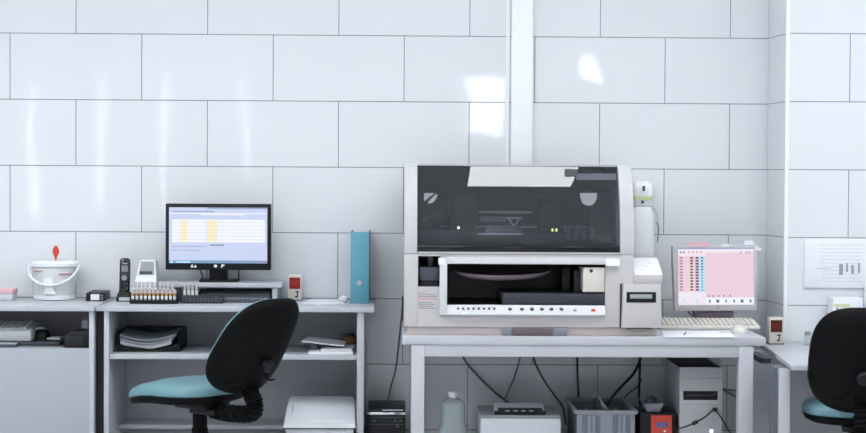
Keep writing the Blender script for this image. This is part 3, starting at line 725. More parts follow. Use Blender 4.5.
# lid
def lidd(z):
    for (d_a, z_a), (d_b, z_b) in zip(prof, prof[1:]):
        if z <= z_b: return d_a+(d_b-d_a)*(z-z_a)/(z_b-z_a)
    return prof[-1][0]
zg0, zg1 = mz(246), zTop-.010
m = MB(); rings = []
NS = 26
zs = [zg0+(zg1-zg0)*i/NS for i in range(NS+1)]
import bisect
def dsm(z):                                # smooth circular-like bow through the cheek profile
    f = (z-zg0)/(zg1-zg0); return .792 - .040*f - .062*f**2.4
for z in zs: rings.append([Vector((xcl+.003, -dsm(z), z)), Vector((xcr-.003, -dsm(z), z)), Vector((xcr-.003, -dsm(z)+.004, z)), Vector((xcl+.003, -dsm(z)+.004, z))])
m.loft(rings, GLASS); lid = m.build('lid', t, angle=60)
MB().box(xcl+.002, xcr-.002, MF-.02, MF-.002, mz(252), mz(246), W['black_gloss'], .002).build('lid_rail', lid)
MB().box(xcl+.001, xcr-.001, MF-.02, MF+.004, z255+.002, mz(252)-.001, W['offwhite'], .002).build('lid_lip', lid)
def onlid(px, py):
    p_ = P(px, py, .76); 
    for _ in range(3): p_ = P(px, py, dsm(p_.z)+.0012)
    return p_
def patch(name, pts, mt, off=0.):
    m = MB(); m.quad([onlid(a, b)+Vector((0, -off, 0)) for a, b in pts], mt); return m.build(name, lid)
patch('grey_label', [(576, 173.5), (616, 173.5), (616, 180), (576, 180)], W['slate'])
patch('grey_label', [(564.5, 169), (577.5, 169), (577.5, 176.5), (564.5, 176.5)], W['dark'], .001)
m = MB()
hd = [onlid(588.5+8.5*math.copysign(abs(math.cos(a))**.8, math.cos(a)), 193+12.5*math.sin(a)**.85) for a in [PI*i/18 for i in range(19)]]
m.face([m.bm.verts.new(v_) for v_ in hd], W['sticker']); m.build('half_round_sticker', lid)
m = MB(); m.face([m.bm.verts.new(onlid(*q)) for q in ((424, 193), (434.5, 193), (424, 201.5))], W['sticker']); m.face([m.bm.verts.new(onlid(*q)) for q in ((436.5, 193.5), (437.5, 196), (434, 202), (430, 203.5), (427, 203))], W['sticker']); m.build('notched_sticker', lid)
# mechanism seen through the lid
def ip(a, b, tt, ll, d0, d1, mt, mbx, bev=.002):
    q = R(a, b, tt, ll, d1); mbx.box(q[0], q[1], d0, d1, q[2], q[3], mt, bev)
m = MB(); ip(479, 532, 211, 213.5, .45, .47, W['rail'], m); ip(425, 612, 226, 228, .40, .42, W['palegrey'], m); ip(478, 530, 233, 235, .55, .57, W['palegrey'], m); m.build('gantry_rail', t)
m = MB(); ip(450, 477, 194, 232, .30, .56, W['black'], m); m.build('pipette_carriage', t)
m = MB(); ip(540, 561, 196, 238, .30, .56, W['black'], m); ip(546, 552, 205, 210, .56, .575, W['slate'], m); m.build('pipette_carriage', t)
m = MB(); ip(419, 458, 231, 244, .40, .66, W['slate'], m); m.build('reagent_tray', t)
m = MB(); ip(524, 600, 233, 245, .35, .62, W['dark'], m); ip(486, 522, 227, 232, .5, .56, W['slate'], m)
for k in range(4): ip(566+8*k, 571+8*k, 228, 240, .55, .64, W['slate'], m)
m.build('tube_carousel', t)
m = MB(); ip(506, 522, 217, 219, .5, .52, W['palegrey'], m); q0, q1 = P(508, 218, .5), P(514, 226, .5); m.tube([q0, q1, P(520, 218, .5)], .006, W['palegrey']); ip(480, 506, 217, 222, .45, .5, W['grey'], m); m.build('sampling_arm', t)
m = MB(); m.tube(spline([P(422, 222, .5), P(430, 216, .5), P(440, 215, .5), P(446, 219, .5), P(438, 226, .5), P(426, 228, .5)]), .007, W['slate']); m.tube(spline([P(420, 176, .4), P(432, 187, .4), P(444, 184, .4), P(456, 177, .4)]), .004, W['slate']); m.build('hose', t)
m = MB(); ip(590, 612, 190, 244, .2, .5, W['dark'], m); m.build('side_tower', t)
m = MB()
for px in (552.5, 556.5): q = P(px, 230, .70); m.box(q.x-.004, q.x+.004, .695, .70, q.z-.006, q.z+.006, E['gled'])
m.build('green_indicator', t)
m = MB(); q = P(458.5, 227.5, .70); m.box(q.x-.004, q.x+.004, .695, .70, q.z-.006, q.z+.005, E['wled']); m.build('white_indicator', t)
# lower chamber
m = MB(); m.box(xc0, xc1, .40, .404, zc0, zc1, W['chamber']); m.box(xc0, xc1, .404, MF-.004, zc0, zc0+.002, W['chamber']); m.box(xc0, xc1, .404, MF-.004, zc1-.002, zc1, W['chamber'])
m.box(xc0, xc0+.002, .404, MF-.004, zc0+.002, zc1-.002, W['chamber']); m.box(xc1-.002, xc1, .404, MF-.004, zc0+.002, zc1-.002, W['chamber']); m.build('chamber', t)
cc = P(500, 268, .60); zr_ = mz(271)
XT = Matrix.Translation((cc.x, -.615, zr_)) @ Matrix.Rotation(math.radians(11), 4, 'X') @ Matrix.Scale(.62, 4, (0, 1, 0))
m = MB(); m.lathe((0, 0, 0), [(.05, -.034), (.12, -.033), (.190, -.022), (.212, -.010), (.218, .004), (.212, .004), (.17, -.012)], W['rotor'], 48); m.build('rotor_dish', t, xf=XT)
m = MB(); q = R(502.5, 604.5, 293.5, 304, MF); m.box(q[0], q[1], .50, MF+.004, q[2], q[3], W['dark'], .003); m.build('sample_drawer', t)
m = MB(); q = R(583, 604.5, 267.5, 292, MF); m.box(q[0], q[1], .56, MF+.006, q[2], q[3], W['beige2'], .003); pb = m.build('cover_block', t)
m = MB(); q = P(591, 270.8, MF); m.lathe((q.x, -MF-.006, q.z), [(.0075, .001), (.0075, -.002), (.005, -.003)], W['inkdark'], 14, 'y'); m.build('screw', pb)
m = MB(); ip(562, 570, 268, 293, .60, .70, W['black'], m); ip(574, 580, 270, 293, .60, .71, W['dark'], m); m.build('guide_post', t)
# raised frame and button ledge
m = MB(); m.box(mx(439.5), xc0, MF-.002, MF+.018, mz(315), mz(257.5), W['framewhite'], .003); m.box(mx(439.5), mx(619, 260), MF-.002, MF+.018, zc1, mz(257.5), W['framewhite'], .003); m.build('chamber_frame', t)
zl0, zl1 = mz(315), mz(305)
MB().prism([(-MF-.003, zl1), (-MF-.024, zl0+.006), (-MF-.024, zl0), (-MF+.002, zl0), (-MF+.002, zl1)], 'x', xc0, xc1, W['framewhite'], .0015).build('button_ledge', t)
def btn(px, py, w, h, mt, nm):
    q = P(px, py, MF+.016); m = MB()
    m.lathe((q.x, -MF-.0125, q.z), [(w/2, .006), (w/2, -.004), (w*.4, -.0055)], mt, 12, 'y', squash=h/w); m.build(nm, t)
for k in range(8): btn(458+5.2*k, 308.6, .010, .010, W['slate'], 'small_button')
for px in (510, 522, 532, 542, 551.5, 561.5): btn(px, 309.2, .017, .013, W['slate'], 'oval_button')
btn(575, 310.3, .017, .012, W['stone'], 'grey_button'); btn(593.5, 310.6, .020, .015, W['red'], 'red_button')
m = MB(); q = R(462, 470, 312, 314, MF+.024); m.box(q[0], q[1], MF+.0235, MF+.025, q[2], q[3], W['paper']); m.build('ledge_label', t)
# white tape tabs on the frame
q = R(438.5, 446, 258, 264.5, MF+.018); MB().box(q[0], q[1], MF+.0175, MF+.0195, q[2], q[3], W['paper']).build('tape_tab', t)
q = R(606, 620, 259, 266, MF+.018); MB().box(q[0], q[1], MF-.001, MF+.0195, q[2], q[3], W['paper']).build('tape_tab', t)
# pocket
m = MB(); m.box(xp0, xp1, .40, .404, zp0, zp1, W['chamber']); m.box(xp0, xp1, .404, MF-.003, zp0, zp0+.002, W['dark']); m.box(xp0, xp1, .404, MF-.003, zp1-.002, zp1, W['dark'])
m.box(xp0, xp0+.002, .404, MF-.003, zp0, zp1, W['dark']); m.box(xp1-.002, xp1, .404, MF-.003, zp0, zp1, W['dark']); m.build('pocket', t)
m = MB(); ip(419.5, 439, 267, 281, .6, .77, W['slate'], m, .003); ip(420.5, 438, 281.5, 286, .6, .76, W['dark'], m); ip(428, 433, 256.8, 267, .6, .70, W['grey'], m); m.build('pump_block', t)
# printed lines
m = MB()
for k, (py, a, b, mt) in enumerate(((292.5, 418.5, 426, 'pinkink'), (294.6, 418.5, 436, 'greytext'), (296.6, 418.5, 437, 'greytext'), (299, 418.5, 436, 'pinkink'), (302.5, 418.5, 432, 'greytext'), (304.4, 418.5, 435, 'greytext'), (306.4, 418.5, 433, 'greytext'), (308.3, 418.5, 436, 'greytext'))):
    q = R(a, b, py-.55, py+.55, MF); m.box(q[0], q[1], MF-.001, MF+.0006, q[2], q[3], W[mt])
m.build('printed_text', t)
# right-hand reader module
x0, x1 = mx(622, 300), mx(660.5, 300)
zm1 = mz(283.5, 640)
m = MB(); m.prism([(x0-.004, zb), (x1+.002, zb), (x1-.001, zm1), (x0+.004, zm1)], 'y', -MF-.02, -MF+.30, B, .003); rd = m.build('reader_module', t)
q = R(620.3, 622.3, 284, 327, MF); MB().box(q[0]-.002, q[1]-.003, MF-.002, MF+.004, zb, zm1, W['dark']).build('module_gap', t)
d2 = MF+.02
q = R(626.5, 656, 292, 302.5, d2); MB().box(q[0], q[1], d2-.004, d2+.002, q[2], q[3], W['black'], .001).build('slot_frame', rd)
q = R(630, 652, 294.3, 298.6, d2); MB().box(q[0], q[1], d2, d2+.004, q[2], q[3], W['stone'], .001).build('card_slot', rd)
q = R(626, 652, 327.3, 328.6, d2); MB().box(q[0], q[1], d2-.03, d2-.002, zb-.004, zb, W['dark']).build('foot', rd)
xa, xb = mx(634, 270), mx(663, 270)
zs0 = mz(275.5, 648); zs1 = P(648, 258, .66).z
m = MB(); m.prism([(-MF+.002, zm1+.001), (-MF+.002, zs0), (-.66, zs1), (-.40, zs1), (-.40, zm1+.001)], 'x', xR+.001, xb, B, .002); m.build('console_block', t)
nv = Vector((0, -(zs1-zs0), MF-.002-.66)).normalized()
def slp(px_f, f): return Vector((px_f, -(MF-.002)+(MF-.002-.66)*f, zs0+(zs1-zs0)*f))+nv*.0008
m = MB(); ps = [slp(xR+.003, .02), slp(xb-.001, .02), slp(xb-.006, .98), slp(xR+.005, .98)]
m.loft([ps, [v_+nv*.001 for v_ in ps]], W['paper'])
for k in range(3): m.quad([slp(xR+.03+.02*k, .3+.18*k)+nv*.0014, slp(xR+.05+.02*k, .3+.18*k)+nv*.0014, slp(xR+.05+.02*k, .34+.18*k)+nv*.0014, slp(xR+.03+.02*k, .34+.18*k)+nv*.0014], W['palegrey'])
tag(m.build('paper_note', loc=ps[0]), 'white paper note on the sloping console right of the analyser', 'paper')

# ------------------------------------------------------------------ wall dispenser
x0, x1, _, _ = R(632, 654, 190, 200, .1); xc = (x0+x1)/2
z = lambda py: P(643, py, .1).z
t = thing('soap_dispenser', 'white wall dispenser with green band behind the analyser corner', 'dispenser', (xc, -.05, z(258)))
hw = (x1-x0)/2
def dring(w, dp, zz): return [Vector((xc+u, -.0512+v, zz)) for u, v in sup(w, dp, 3.2, 28)]
m = MB(); m.loft([dring(hw*1.15, .051, z(258)), dring(hw*1.18, .051, z(240)), dring(hw*1.12, .05, z(215)), dring(hw*.92, .045, z(209)), dring(hw*.85, .042, z(207))], W['white']); m.build('bottle', t, angle=60)
m = MB(); m.loft([dring(hw*.85, .042, z(207)+.0005), dring(hw*.96, .047, z(205)), dring(hw*1.0, .05, z(190)), dring(hw*.9, .047, z(184)), dring(hw*.5, .035, z(181))], W['white']); m.build('head', t, angle=60)
m = MB(); m.loft([dring(hw*1.0, .0515, z(200)), dring(hw*1.02, .0515, z(196))], W['green']); m.build('green_band', t, angle=60)
m = MB(); q = R(642.5, 645, 186, 191, .1); m.box(q[0], q[1], .1, .1035, q[2], q[3], W['slate']); m.build('marking', t); m = MB(); q = R(641, 644, 200.8, 203.2, .1); m.box(q[0], q[1], .1, .1035, q[2], q[3], W['slate']); m.build('marking', t)
m = MB(); m.tube(spline([P(650, 207, .06), P(655, 209, .06), P(657.5, 216, .06), P(658.4, 228, .07), P(657.5, 243, .075)]), [.005]*8+[.004]*24+[.002], W['palegrey'], 8); m.tube(spline([P(657, 222, .085), P(658.6, 230, .085), P(657.5, 242, .085)]), .0022, W['slate'], 6); m.build('lever', t)

# ------------------------------------------------------------------ beige monitor, keyboard, mouse, papers on the table
dm = .30; 
xc = P(715.5, 278, dm).x; zc = P(715.5, 278, dm).z
x0, x1, z0, z1 = R(672.5, 758.5, 244.5, 310.5, dm); hw, hh = (x1-x0)/2, (z1-z0)/2
t = thing('monitor', 'beige square monitor with pink screen on the white table', 'monitor', (xc, -dm, ZT))
XF = Matrix.Translation((xc, -dm, zc)) @ Matrix.Rotation(math.radians(-3), 4, 'X') @ Matrix.Rotation(math.radians(-.5), 4, 'Y')
m = MB(); m.prism([(-hw, hh), (hw, hh), (hw-.008, -hh), (-hw+.008, -hh)], 'y', 0, .05, W['offwhite'], .006); m.box(-hw*.7, hw*.7, -.09, -.05, -hh*.8, hh*.7, W['offwhite'], .01); m.build('housing', t, xf=XF)
SC = 1744/(8-dm)
def lp(px, py): return ((px-715.5)/SC, -(py-278)/SC)
m = MB()
def rr_(a, b, tt, ll, mt, k=0): 
    u0, v1 = lp(a, tt); u1, v0 = lp(b, ll); m.rect(u0, u1, v0, v1, .0006+.0004*k, mt)
rr_(678, 754, 247.5, 305, E['pale']); rr_(678, 754, 247.5, 248.9, E['bar2'], 1)
rr_(705.5, 754, 252.5, 297.5, E['pink'], 1); rr_(678, 705.5, 255.5, 292, E['pink'], 1)
for k, px in enumerate((681, 684, 689, 693, 697, 701)): rr_(px-.9, px+.9, 251.2, 253.2, E['rose'] if k > 1 else E['mauve'], 2)
for k, px in enumerate((741, 746.5, 749.5)): rr_(px-.5, px+.5, 251.5, 253.5, E['ink'], 2)
rr_(699.2, 704.7, 256.2, 292, E['cyan'], 2); rr_(690, 693, 263, 292, E['yel'], 2)
for i in range(12):
    y = 257.8+2.9*i
    rr_(679.4, 682.6, y-.8, y+.8, E['mauve'], 3); rr_(690.1, 692.9, y-.9, y+.9, E['sb'], 3); rr_(695.4, 698.6, y-.9, y+.9, E['sp'], 3); rr_(701, 703, y-.8, y+.8, E['sdark'] if i < 5 else E['bar'], 3)
for px in (708.5, 713, 718.5, 724, 730): rr_(px-.8, px+.8, 295, 297, E['mauve'], 2)
rr_(706, 754, 298, 304.5, E['scr2'], 2)
for px, w in ((709.5, .8), (717.5, 1.5), (726, .7), (734, .8), (742, 1.4), (750.5, .9)): rr_(px-w, px+w, 299.7, 302.7, E['ink'], 3)
for px in (683, 697): rr_(px-1, px+1, 299, 303, E['cyan'], 2)
m.build('screen', t, xf=XF)
m = MB()
for a, b, tt, ll, mt in ((688.5, 709.5, 242.5, 246.6, 'pink'), (722, 730, 243.5, 246.3, 'paper'), (745, 754, 240.5, 245, 'paper'), (756, 762, 247.5, 250.5, 'paper')):
    u0_, v1_ = lp(a, tt); u1_, v0_ = lp(b, ll); m.box(u0_, u1_, .0, .0015, v0_, v1_, W[mt])
m.build('sticky_notes', t, xf=XF)
m = MB(); u_, v_ = lp(717.5, 307.8); m.lathe((u_, 0, v_), [(.005, .001), (.005, -.0015), (.003, -.002)], W['stone'], 12, 'y'); m.build('button', t, xf=XF)
m = MB(); m.prism([(xc-.095, z0-.004), (xc+.085, z0-.004), (xc+.075, ZT+.014), (xc-.08, ZT+.014)], 'y', -dm+.0, -dm+.09, W['mauve'], .004); m.build('stand_neck', t)
m = MB(); m.loft([[Vector((xc+u, -dm+.07+v, zz)) for u, v in sup(w, dp, 2.3, 36)] for w, dp, zz in ((.115, .10, ZT), (.115, .10, ZT+.008), (.10, .085, ZT+.016))], W['beige2']); m.build('stand_base', t)
m = MB(); m.tube(spline([P(688, 311, .28), P(692, 315, .29), P(700, 312.5, .30), P(712, 311.5, .3), P(722, 314.5, .29), P(732, 311, .28)]), .0045, W['slate']); m.build('cable', t)
# keyboard
pf = G(710, 329.5, ZT); kd = -pf.y
xa, xb = P(661, 325, kd).x, P(760.5, 325, kd).x
t = thing('keyboard', 'cream keyboard in front of beige monitor on white table', 'keyboard', ((xa+xb)/2, -kd+.08, ZT))
m = MB(); m.prism([(-kd, ZT+.0005), (-kd, ZT+.014), (-kd+.14, ZT+.034), (-kd+.15, ZT+.030), (-kd+.15, ZT+.0005)], 'x', xa, xb, W['keytop'], .004); m.build('case', t)
m = MB()
for j in range(6):
    for i in range(20):
        a = xa+.010+i*(xb-xa-.02)/20; y = -kd+.010+j*.0222; zz = ZT+.015+(y+kd)*.143
        m.box(a, a+.017, -y-.018, -y, zz-.002, zz+.0075, W['keytop'], .002)
m.build('keys', t)
# mouse in front of the keyboard
pf = G(740, 333.5, ZT); c = Vector((pf.x, pf.y+.03, ZT))
t = thing('mouse', 'cream mouse in front of cream keyboard on white table', 'mouse', c)
dome(c.x, c.y, ZT+.0005, .033, .052, .032, W['keytop']).build('body', t)
m = MB(); m.tube(spline([c+Vector((-.025, .0, .012)), c+Vector((-.05, -.015, .006)), c+Vector((-.085, -.012, .0035))]), .0025, W['keytop']); m.build('cable', t)
sheet('paper_sheet', [G(664, 337.3, ZT), G(735, 337.6, ZT), G(730, 331.5, ZT), G(662, 331, ZT)], ZT+.0004, .001, 'white paper sheet on table before the cream keyboard')
m = MB(); m.tube([G(684, 335.5, ZT)+Vector((0, 0, .004)), G(685.8, 333.3, ZT)+Vector((0, 0, .004))], [.0025, .0025], W['slate'], 8)
tag(m.build('clip', loc=G(685, 334.5, ZT)), 'tiny dark clip lying on the white table sheet', 'clip')

# ------------------------------------------------------------------ under the table
# jug
c = Vector((P(453, 420, .40).x, -.40, 0)); k = 1744/7.6
zt_ = P(453, 391.5, .40).z
t = thing('plastic_jug', 'translucent white plastic jug with white cap under table left', 'jug', c)
def jr(w, dp, zz): return [Vector((c.x+u, c.y+v, zz)) for u, v in sup(w, dp, 3, 28)]
m = MB(); m.loft([jr(.060, .05, 0), jr(.063, .053, .006), jr(.063, .053, zt_-.155), jr(.053, .046, zt_-.145), jr(.053, .046, zt_-.055), jr(.046, .042, zt_-.040), jr(.024, .024, zt_-.032), jr(.019, .019, zt_-.024)], MILK2); m.build('body', t, angle=60)
MB().lathe((c.x, c.y, zt_-.026), [(.021, 0), (.021, .022), (.018, .025)], W['white'], 20).build('cap', t)
# printer
d1 = .56; x0, x1, _, _ = R(480.5, 561, 418, 430, d1); zf = P(520, 418.5, d1).z
t = thing('printer', 'small white printer with black output slot under the table', 'printer', ((x0+x1)/2, -.4, 0))
MB().box(x0, x1, .22, d1, 0, zf, W['cover'], .006).build('body', t)
MB().box(x0+.004, x1-.004, .225, d1-.012, zf, zf+.012, W['graytop'], .004).build('top_cover', t)
q = R(495, 545.5, 407.5, 417, d1-.02)
m = MB(); m.prism([(-d1+.03, zf+.012), (-d1+.03, zf+.018), (-d1+.13, zf+.052), (-d1+.14, zf+.012)], 'x', q[0], q[1], W['palegrey'], .003); m.build('output_hood', t)
m = MB(); m.box(q[0]-.001, q[1]+.001, d1-.06, d1-.020, zf+.0125, zf+.026, W['black']); m.box(q[0]+.015, q[1]-.015, d1-.07, d1-.024, zf+.026, zf+.037, W['black'])
for k in range(4): m.box(q[0]+.045+.034*k, q[0]+.063+.034*k, d1-.026, d1-.0235, zf+.027, zf+.032, W['stone'])
m.build('output_slot', t)
# crate
d1, d0 = .60, .16; x0, x1, _, _ = R(574.5, 638, 411, 412, d1); zr = P(606, 410.5, d1).z
t = thing('plastic_crate', 'grey two-bay plastic crate with clear bags under table', 'crate', ((x0+x1)/2, -.38, 0))
m = MB()
m.box(x0, x1, d1-.016, d1, zr-.016, zr, W['crate'], .003); m.box(x0, x1, d0, d0+.016, zr-.016, zr, W['crate'], .003)
m.box(x0, x0+.016, d0+.016, d1-.016, zr-.016, zr, W['crate'], .003); m.box(x1-.016, x1, d0+.016, d1-.016, zr-.016, zr, W['crate'], .003); m.build('rim', t)
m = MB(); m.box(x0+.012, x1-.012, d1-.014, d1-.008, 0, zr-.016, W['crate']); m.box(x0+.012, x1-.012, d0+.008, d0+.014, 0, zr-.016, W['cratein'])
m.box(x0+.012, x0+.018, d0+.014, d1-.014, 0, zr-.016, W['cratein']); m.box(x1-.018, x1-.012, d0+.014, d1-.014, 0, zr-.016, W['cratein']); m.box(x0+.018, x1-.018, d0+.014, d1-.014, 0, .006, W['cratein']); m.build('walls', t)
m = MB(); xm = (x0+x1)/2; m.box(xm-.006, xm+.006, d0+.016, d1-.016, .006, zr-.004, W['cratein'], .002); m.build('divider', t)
for a, b in ((582, 601), (612.5, 631)):
    qa, qb = P(a, 420, d1).x, P(b, 420, d1).x
    m = MB()
    for j in range(4):
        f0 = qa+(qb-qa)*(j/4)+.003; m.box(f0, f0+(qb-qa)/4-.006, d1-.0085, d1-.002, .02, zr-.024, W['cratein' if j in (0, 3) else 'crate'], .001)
    m.build('front_ribs', t)
for s_, lab in ((0, 'clear plastic bag in the left bay of the grey crate'), (1, 'clear plastic bag in the right bay of the grey crate')):
    xa, xb = ((x0+.02, xm-.008), (xm+.008, x1-.02))[s_]
    c = Vector(((xa+xb)/2, -.40, 0)); b = bmesh.new(); bmesh.ops.create_icosphere(b, subdivisions=4, radius=1)
    for v in b.verts:
        k = 1+.05*math.sin(11*v.co.x+5*v.co.y+s_)+.05*math.sin(9*v.co.y-7*v.co.z+2*s_)
        v.co = Vector((max(-1, min(1, v.co.x*1.15*k))*(xb-xa)/2*.97, max(-1, min(1, v.co.y*1.1))*.17*k*.9, .165+v.co.z*.155*k)); v.co.z = max(v.co.z, .0065)
    for v in b.verts: v.co += c
    m = MB(); m._merge(b, BAG); m.bm.normal_update(); tag(m.build('plastic_bag', loc=(c.x, c.y, .007), angle=40), lab, 'bag')
m = MB(); m.tube(spline([P(592, 396, .3), P(595, 393.2, .3), P(598, 394, .3), P(600, 399, .32), P(603, 405, .42), P(606, 409, .45)]), [.004]*30+[.008]*11, W['palegrey'], 8)
tag(m.build('hose', loc=P(600, 400, .32)), 'short pale hose looping out of the grey crate', 'hose')
# black box with an orange-red label
d1 = .55; x0, x1, _, _ = R(640, 676, 420, 430, d1); zk = P(658, 413.5, d1).z
xlim = P(638.5, 420, .60).x
x0 = max(x0, xlim+.006)
t = thing('battery_box', 'black box with an orange-red label beside the computer tower', 'box', ((x0+x1)/2, -.42, 0))
MB().box(x0, x1, .30, d1, 0, zk, W['black'], .004).build('body', t)
q = R(651, 671.8, 415.3, 440, d1); lb_ = MB().box(q[0], q[1], d1-.001, d1+.002, q[2], q[3], W['rust']).build('label', t)
m = MB(); q = R(656, 668, 421.8, 428, d1); 
for a, b, tt, ll in ((656.5, 660.5, 422, 427.5), (661.2, 664, 422.5, 428), (664.6, 668, 421.8, 427)): q = R(a, b, tt, ll, d1); m.box(q[0], q[1], d1+.0015, d1+.003, q[2], q[3], W['blue'], .0008)
m.build('blue_marking', lb_)
m = MB(); q = R(663.5, 666, 430, 432, d1); m.box(q[0], q[1], d1+.0015, d1+.003, q[2], q[3], W['paper']); m.build('white_mark', lb_)
qa, qb = P(643.5, 410, .5).x, P(663, 410, .5).x
t2 = thing('small_tray', 'shallow pale grey tray on the black red-labelled box', 'tray', ((qa+qb)/2, -.44, zk))
m = MB(); m.loft([[Vector((a, y, zz)) for a, y in ((qa+i_, -.52+i_), (qb-i_, -.52+i_), (qb-i_, -.34-i_), (qa+i_, -.34-i_))] for i_, zz in ((.015, zk+.0005), (0, zk+.038), (.004, zk+.038), (.018, zk+.006))], W['graytop']); m.build('tray', t2)
c = Vector((P(651, 402, .42).x, -.42, zk+.0065))
m = dome(c.x, c.y, c.z, .03, .035, .052, W['slate']); tag(m.build('cable_reel', loc=c), 'round dark grey lump lying in the small pale tray', 'cable bundle')
# tower
d1 = .56; x0, x1, _, _ = R(680, 722, 390, 410, d1); zt_ = P(700, 367.3, d1).z
t = thing('computer_tower', 'white computer tower standing on floor under the table', 'computer', ((x0+x1)/2, -.35, 0))
MB().box(x0, x1, .13, d1-.012, 0, zt_-.006, W['towerside'], .003).build('case', t)
MB().box(x0+.001, x1-.001, .13, d1-.014, zt_-.006, zt_-.001, W['black'], .001).build('top_cover', t)  # black top: the table's shadow put into the colour
MB().box(x0-.002, x1+.002, d1-.012, d1, 0, zt_, W['offwhite'], .004).build('front_bezel', t)
q = R(683.2, 717.5, 391, 400, d1); dr = MB().box(q[0], q[1], d1-.001, d1+.002, q[2], q[3], W['black'], .001).build('disc_drive', t)
m = MB(); q = R(686, 714, 394.8, 395.5, d1); m.box(q[0], q[1], d1+.001, d1+.003, q[2], q[3], W['slate']); q = R(713.5, 716, 393, 394.5, d1); m.box(q[0], q[1], d1+.001, d1+.003, q[2], q[3], W['slate']); m.build('tray_line', dr)
m = MB()
for py in (378, 404.5): q = R(681, 721.5, py, py+.5, d1); m.box(q[0], q[1], d1-.001, d1+.0006, q[2], q[3], W['stone'])
m.build('seams', t)
q = P(711.5, 431, d1); MB().box(q.x-.007, q.x+.007, d1-.001, d1+.002, q.z-.006, q.z+.006, E['bled'], .001).build('power_light', t)
# cable plugged into the tower
g = P(714.5, 409.3, d1+.012)
sp = spline([P(676, 429.5, d1+.03), P(685, 426.8, d1+.04), P(694.5, 423, d1+.045), P(705, 417, d1+.04), P(712, 411, d1+.03), g, P(720, 416, d1+.03), P(727, 427, d1+.04), P(735, 440, d1+.05)])
t = thing('usb_cable', 'thin black cable plugged into front of the white tower', 'cable', g)
MB().tube(sp, .0034, W['cable']).build('cord', t)
q = P(714.5, 409.3, d1); MB().box(q.x-.010, q.x+.010, d1+.0005, d1+.026, q.z-.008, q.z+.008, W['cable'], .003).build('plug', t)
MB().tube([P(692, 424.2, d1+.045), P(693, 423.7, d1+.045), P(697, 421.6, d1+.045), P(698, 421, d1+.045)], [.004, .0085, .0085, .004], W['cable'], 10).build('ferrite', t)
# cables on the wall under the table
cable([(461, 352, .03), (466, 362, .03), (480, 378, .03), (497, 394, .03), (512, 405, .06), (516, 412, .2)], .0045, 'grey cable sagging diagonally down to the small white printer', 'cablegrey')
cable([(521, 350, .02), (519, 362, .02), (514, 378, .02), (508, 392, .03), (505, 402, .04), (504, 420, .06)], .004, 'pale grey cable hanging behind the printer, curving left', 'grey')
cable([(532, 350, .03), (535, 362, .03), (544, 380, .04), (555, 396, .06), (563, 408, .10), (566, 425, .14)], .0045, 'grey cable falling between the printer and the grey crate', 'cablegrey')
cable([(577.2, 350, .05), (577.3, 362, .05), (577.8, 380, .05), (578.5, 396, .08), (579, 405, .10)], .0048, 'straight black cable hanging down behind the grey crate')
cable([(641, 350, .06), (640, 360, .06), (634, 373, .08), (622, 386, .12), (613, 396, .22), (608, 404, .30)], .006, 'thick black cable curving down into the grey crate')
cable([(639.5, 350, .03), (640, 362, .03), (639.6, 380, .03), (639, 396, .05), (640, 405, .09), (642, 420, .12)], .005, 'straight black cable hanging left of the computer tower')
cable([(642, 378, .02), (638, 386, .02), (628, 394, .03), (621, 402, .06), (618, 412, .1)], .003, 'thin grey cable sagging along tiles behind the crate', 'cablegrey')
cable([(716, 386, .0032), (724, 389, .0032), (733, 390, .0032), (745, 392, .0032)], .003, 'upper thin grey cable on tiles beside the tower', 'cablegrey')
cable([(718, 386, .0032), (726, 391, .0032), (733, 395, .0032), (745, 401, .0032)], .003, 'lower thin grey cable on tiles beside the tower', 'cablegrey')

# ------------------------------------------------------------------ right desk and what is on it
ZR = .616
a = G(764.5, 345.5, ZR); b = G(791.5, 365.5, ZR)
dF = -b.y
poly = [(a.x+.004, -PF-.012), (a.x, a.y), (b.x, b.y), (3.0, -dF), (3.0, -PF-.012)]
t = thing('corner_desk', 'low white desk with slanted left edge at right tiled pier', 'desk', (2.2, -.8, 0))
MB().prism(poly, 'z', ZR-.020, ZR, W['laminate'], .002).build('desktop', t)
dl = dF-.06
lx0, lx1 = P(779, 400, dl).x, P(790, 400, dl).x
MB().box(lx0, lx1, dl-.02, dl, 0, ZR-.020, W['laminate'], .002).build('leg', t)
MB().box(lx0-.004, lx1-.01, dl-.16, dl-.0205, 0, ZR-.020, W['legshade'], .002).build('side_panel', t)  # side face of the leg, its shade put into a darker grey
MB().box(2.85, 2.9, dl-.12, dl, 0, ZR-.020, W['carcass'], .002).build('leg', t)
m = MB(); m.prism([(-.80, ZR-.0205), (-.52, ZR-.0205), (-.60, ZR-.045), (-.76, ZR-.045)], 'x', lx0+.016, lx1+.01, W['slate']); m.build('bracket', t)
MB().box(lx1, 2.85, .40, .42, .12, ZR-.021, W['carcass']).build('modesty_panel', t)
display_device(769.5, 783.5, 317.5, 344.5, -G(776, 344.5, ZR).y, ZR, 'beige desk timer with dark red display on right desk', E['leddim'], E['digitdim'])
# small glass jar
pj = G(808.5, 345.5, ZR); c = Vector((pj.x, pj.y+.018, ZR))
t = thing('glass_jar', 'tiny clear glass bottle with grey cap beside right chair', 'bottle', c)
MB().lathe(c, [(.014, .0005), (.017, .002), (.017, .038), (.012, .044)], JARGL, 20).build('body', t)
MB().lathe(c+Vector((0, 0, .044)), [(.013, 0), (.0135, .002), (.0135, .014), (.011, .016)], W['grey'], 20).build('cap', t)
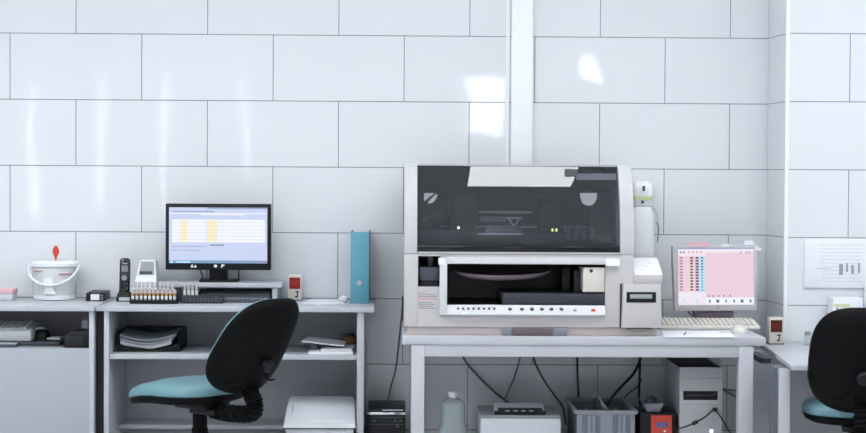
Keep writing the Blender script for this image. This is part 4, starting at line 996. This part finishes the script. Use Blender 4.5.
# carton behind the chair
pc = P(833, 300, .42); x1_ = P(863, 300, .42).x
zt_ = P(848, 298, .42).z
t = thing('carton', 'pale carton with green stripe on desk behind right chair', 'box', ((pc.x+x1_)/2, -.38, ZR))
MB().box(pc.x, x1_, .325, .42, ZR+.0005, zt_, W['paper'], .003).build('body', t)
q = R(833.5, 850, 304, 307, .42); MB().box(q[0], q[1], .42, .4205, q[2], q[3], W['green']).build('stripe', t)
q = R(836, 838.5, 307.5, 310, .42); MB().box(q[0], q[1], .42, .4207, q[2], q[3], W['stone']).build('marking', t)
# sheet holder on the pier
q = R(804.5, 870, 239.5, 288, PF+.012)
t = thing('notice_sheet', 'white printed notice sheet fixed to the tiled pier on the right', 'notice', ((q[0]+q[1])/2, -PF-.006, q[2]))
MB().box(q[0], q[1], PF-.001, PF+.010, q[2], q[3], W['paper'], .002).build('sheet', t)
m = MB()
for k in range(11): 
    e_ = R(819+.4*k, 862, 245+3.6*k, 245.5+3.6*k, PF+.01); m.rect(e_[0], e_[1], e_[2], e_[3], PF+.0103, W['palegrey'])
for a_, b_, tt, ll in ((839, 843, 264, 275), (846, 848, 263, 272), (851, 854, 265, 274), (858, 860, 263, 273), (816, 831, 268, 269)):
    e_ = R(a_, b_, tt, ll, PF+.01); m.rect(e_[0], e_[1], e_[2], e_[3], PF+.0104, W['stone'] if a_ > 838 else W['palegrey'])
m.build('printed_table', t)
q = R(864.2, 875, 283, 312, PF+.02)
t = thing('wall_file', 'white plastic wall file at far right edge on pier', 'file holder', ((q[0]+q[1])/2, -PF-.02, q[2]))
MB().box(q[0], q[0]+.12, PF+.0105, PF+.03, q[2], q[3], W['white'], .003).build('pocket', t)

# ------------------------------------------------------------------ world and view
w = bpy.data.worlds.new('world'); scene.world = w; w.use_nodes = True
w.node_tree.nodes['Background'].inputs[0].default_value = H('f0f4fa')+(1,); w.node_tree.nodes['Background'].inputs[1].default_value = .5
scene.view_settings.view_transform = 'Standard'; scene.view_settings.look = 'None'
scene.view_settings.exposure = 0.0; scene.view_settings.gamma = 1.0
scene.view_settings.use_curve_mapping = False
scene.cycles.max_bounces = 8; scene.cycles.transparent_max_bounces = 12; scene.cycles.use_denoising = True
scene.cycles.caustics_reflective = False; scene.cycles.caustics_refractive = False
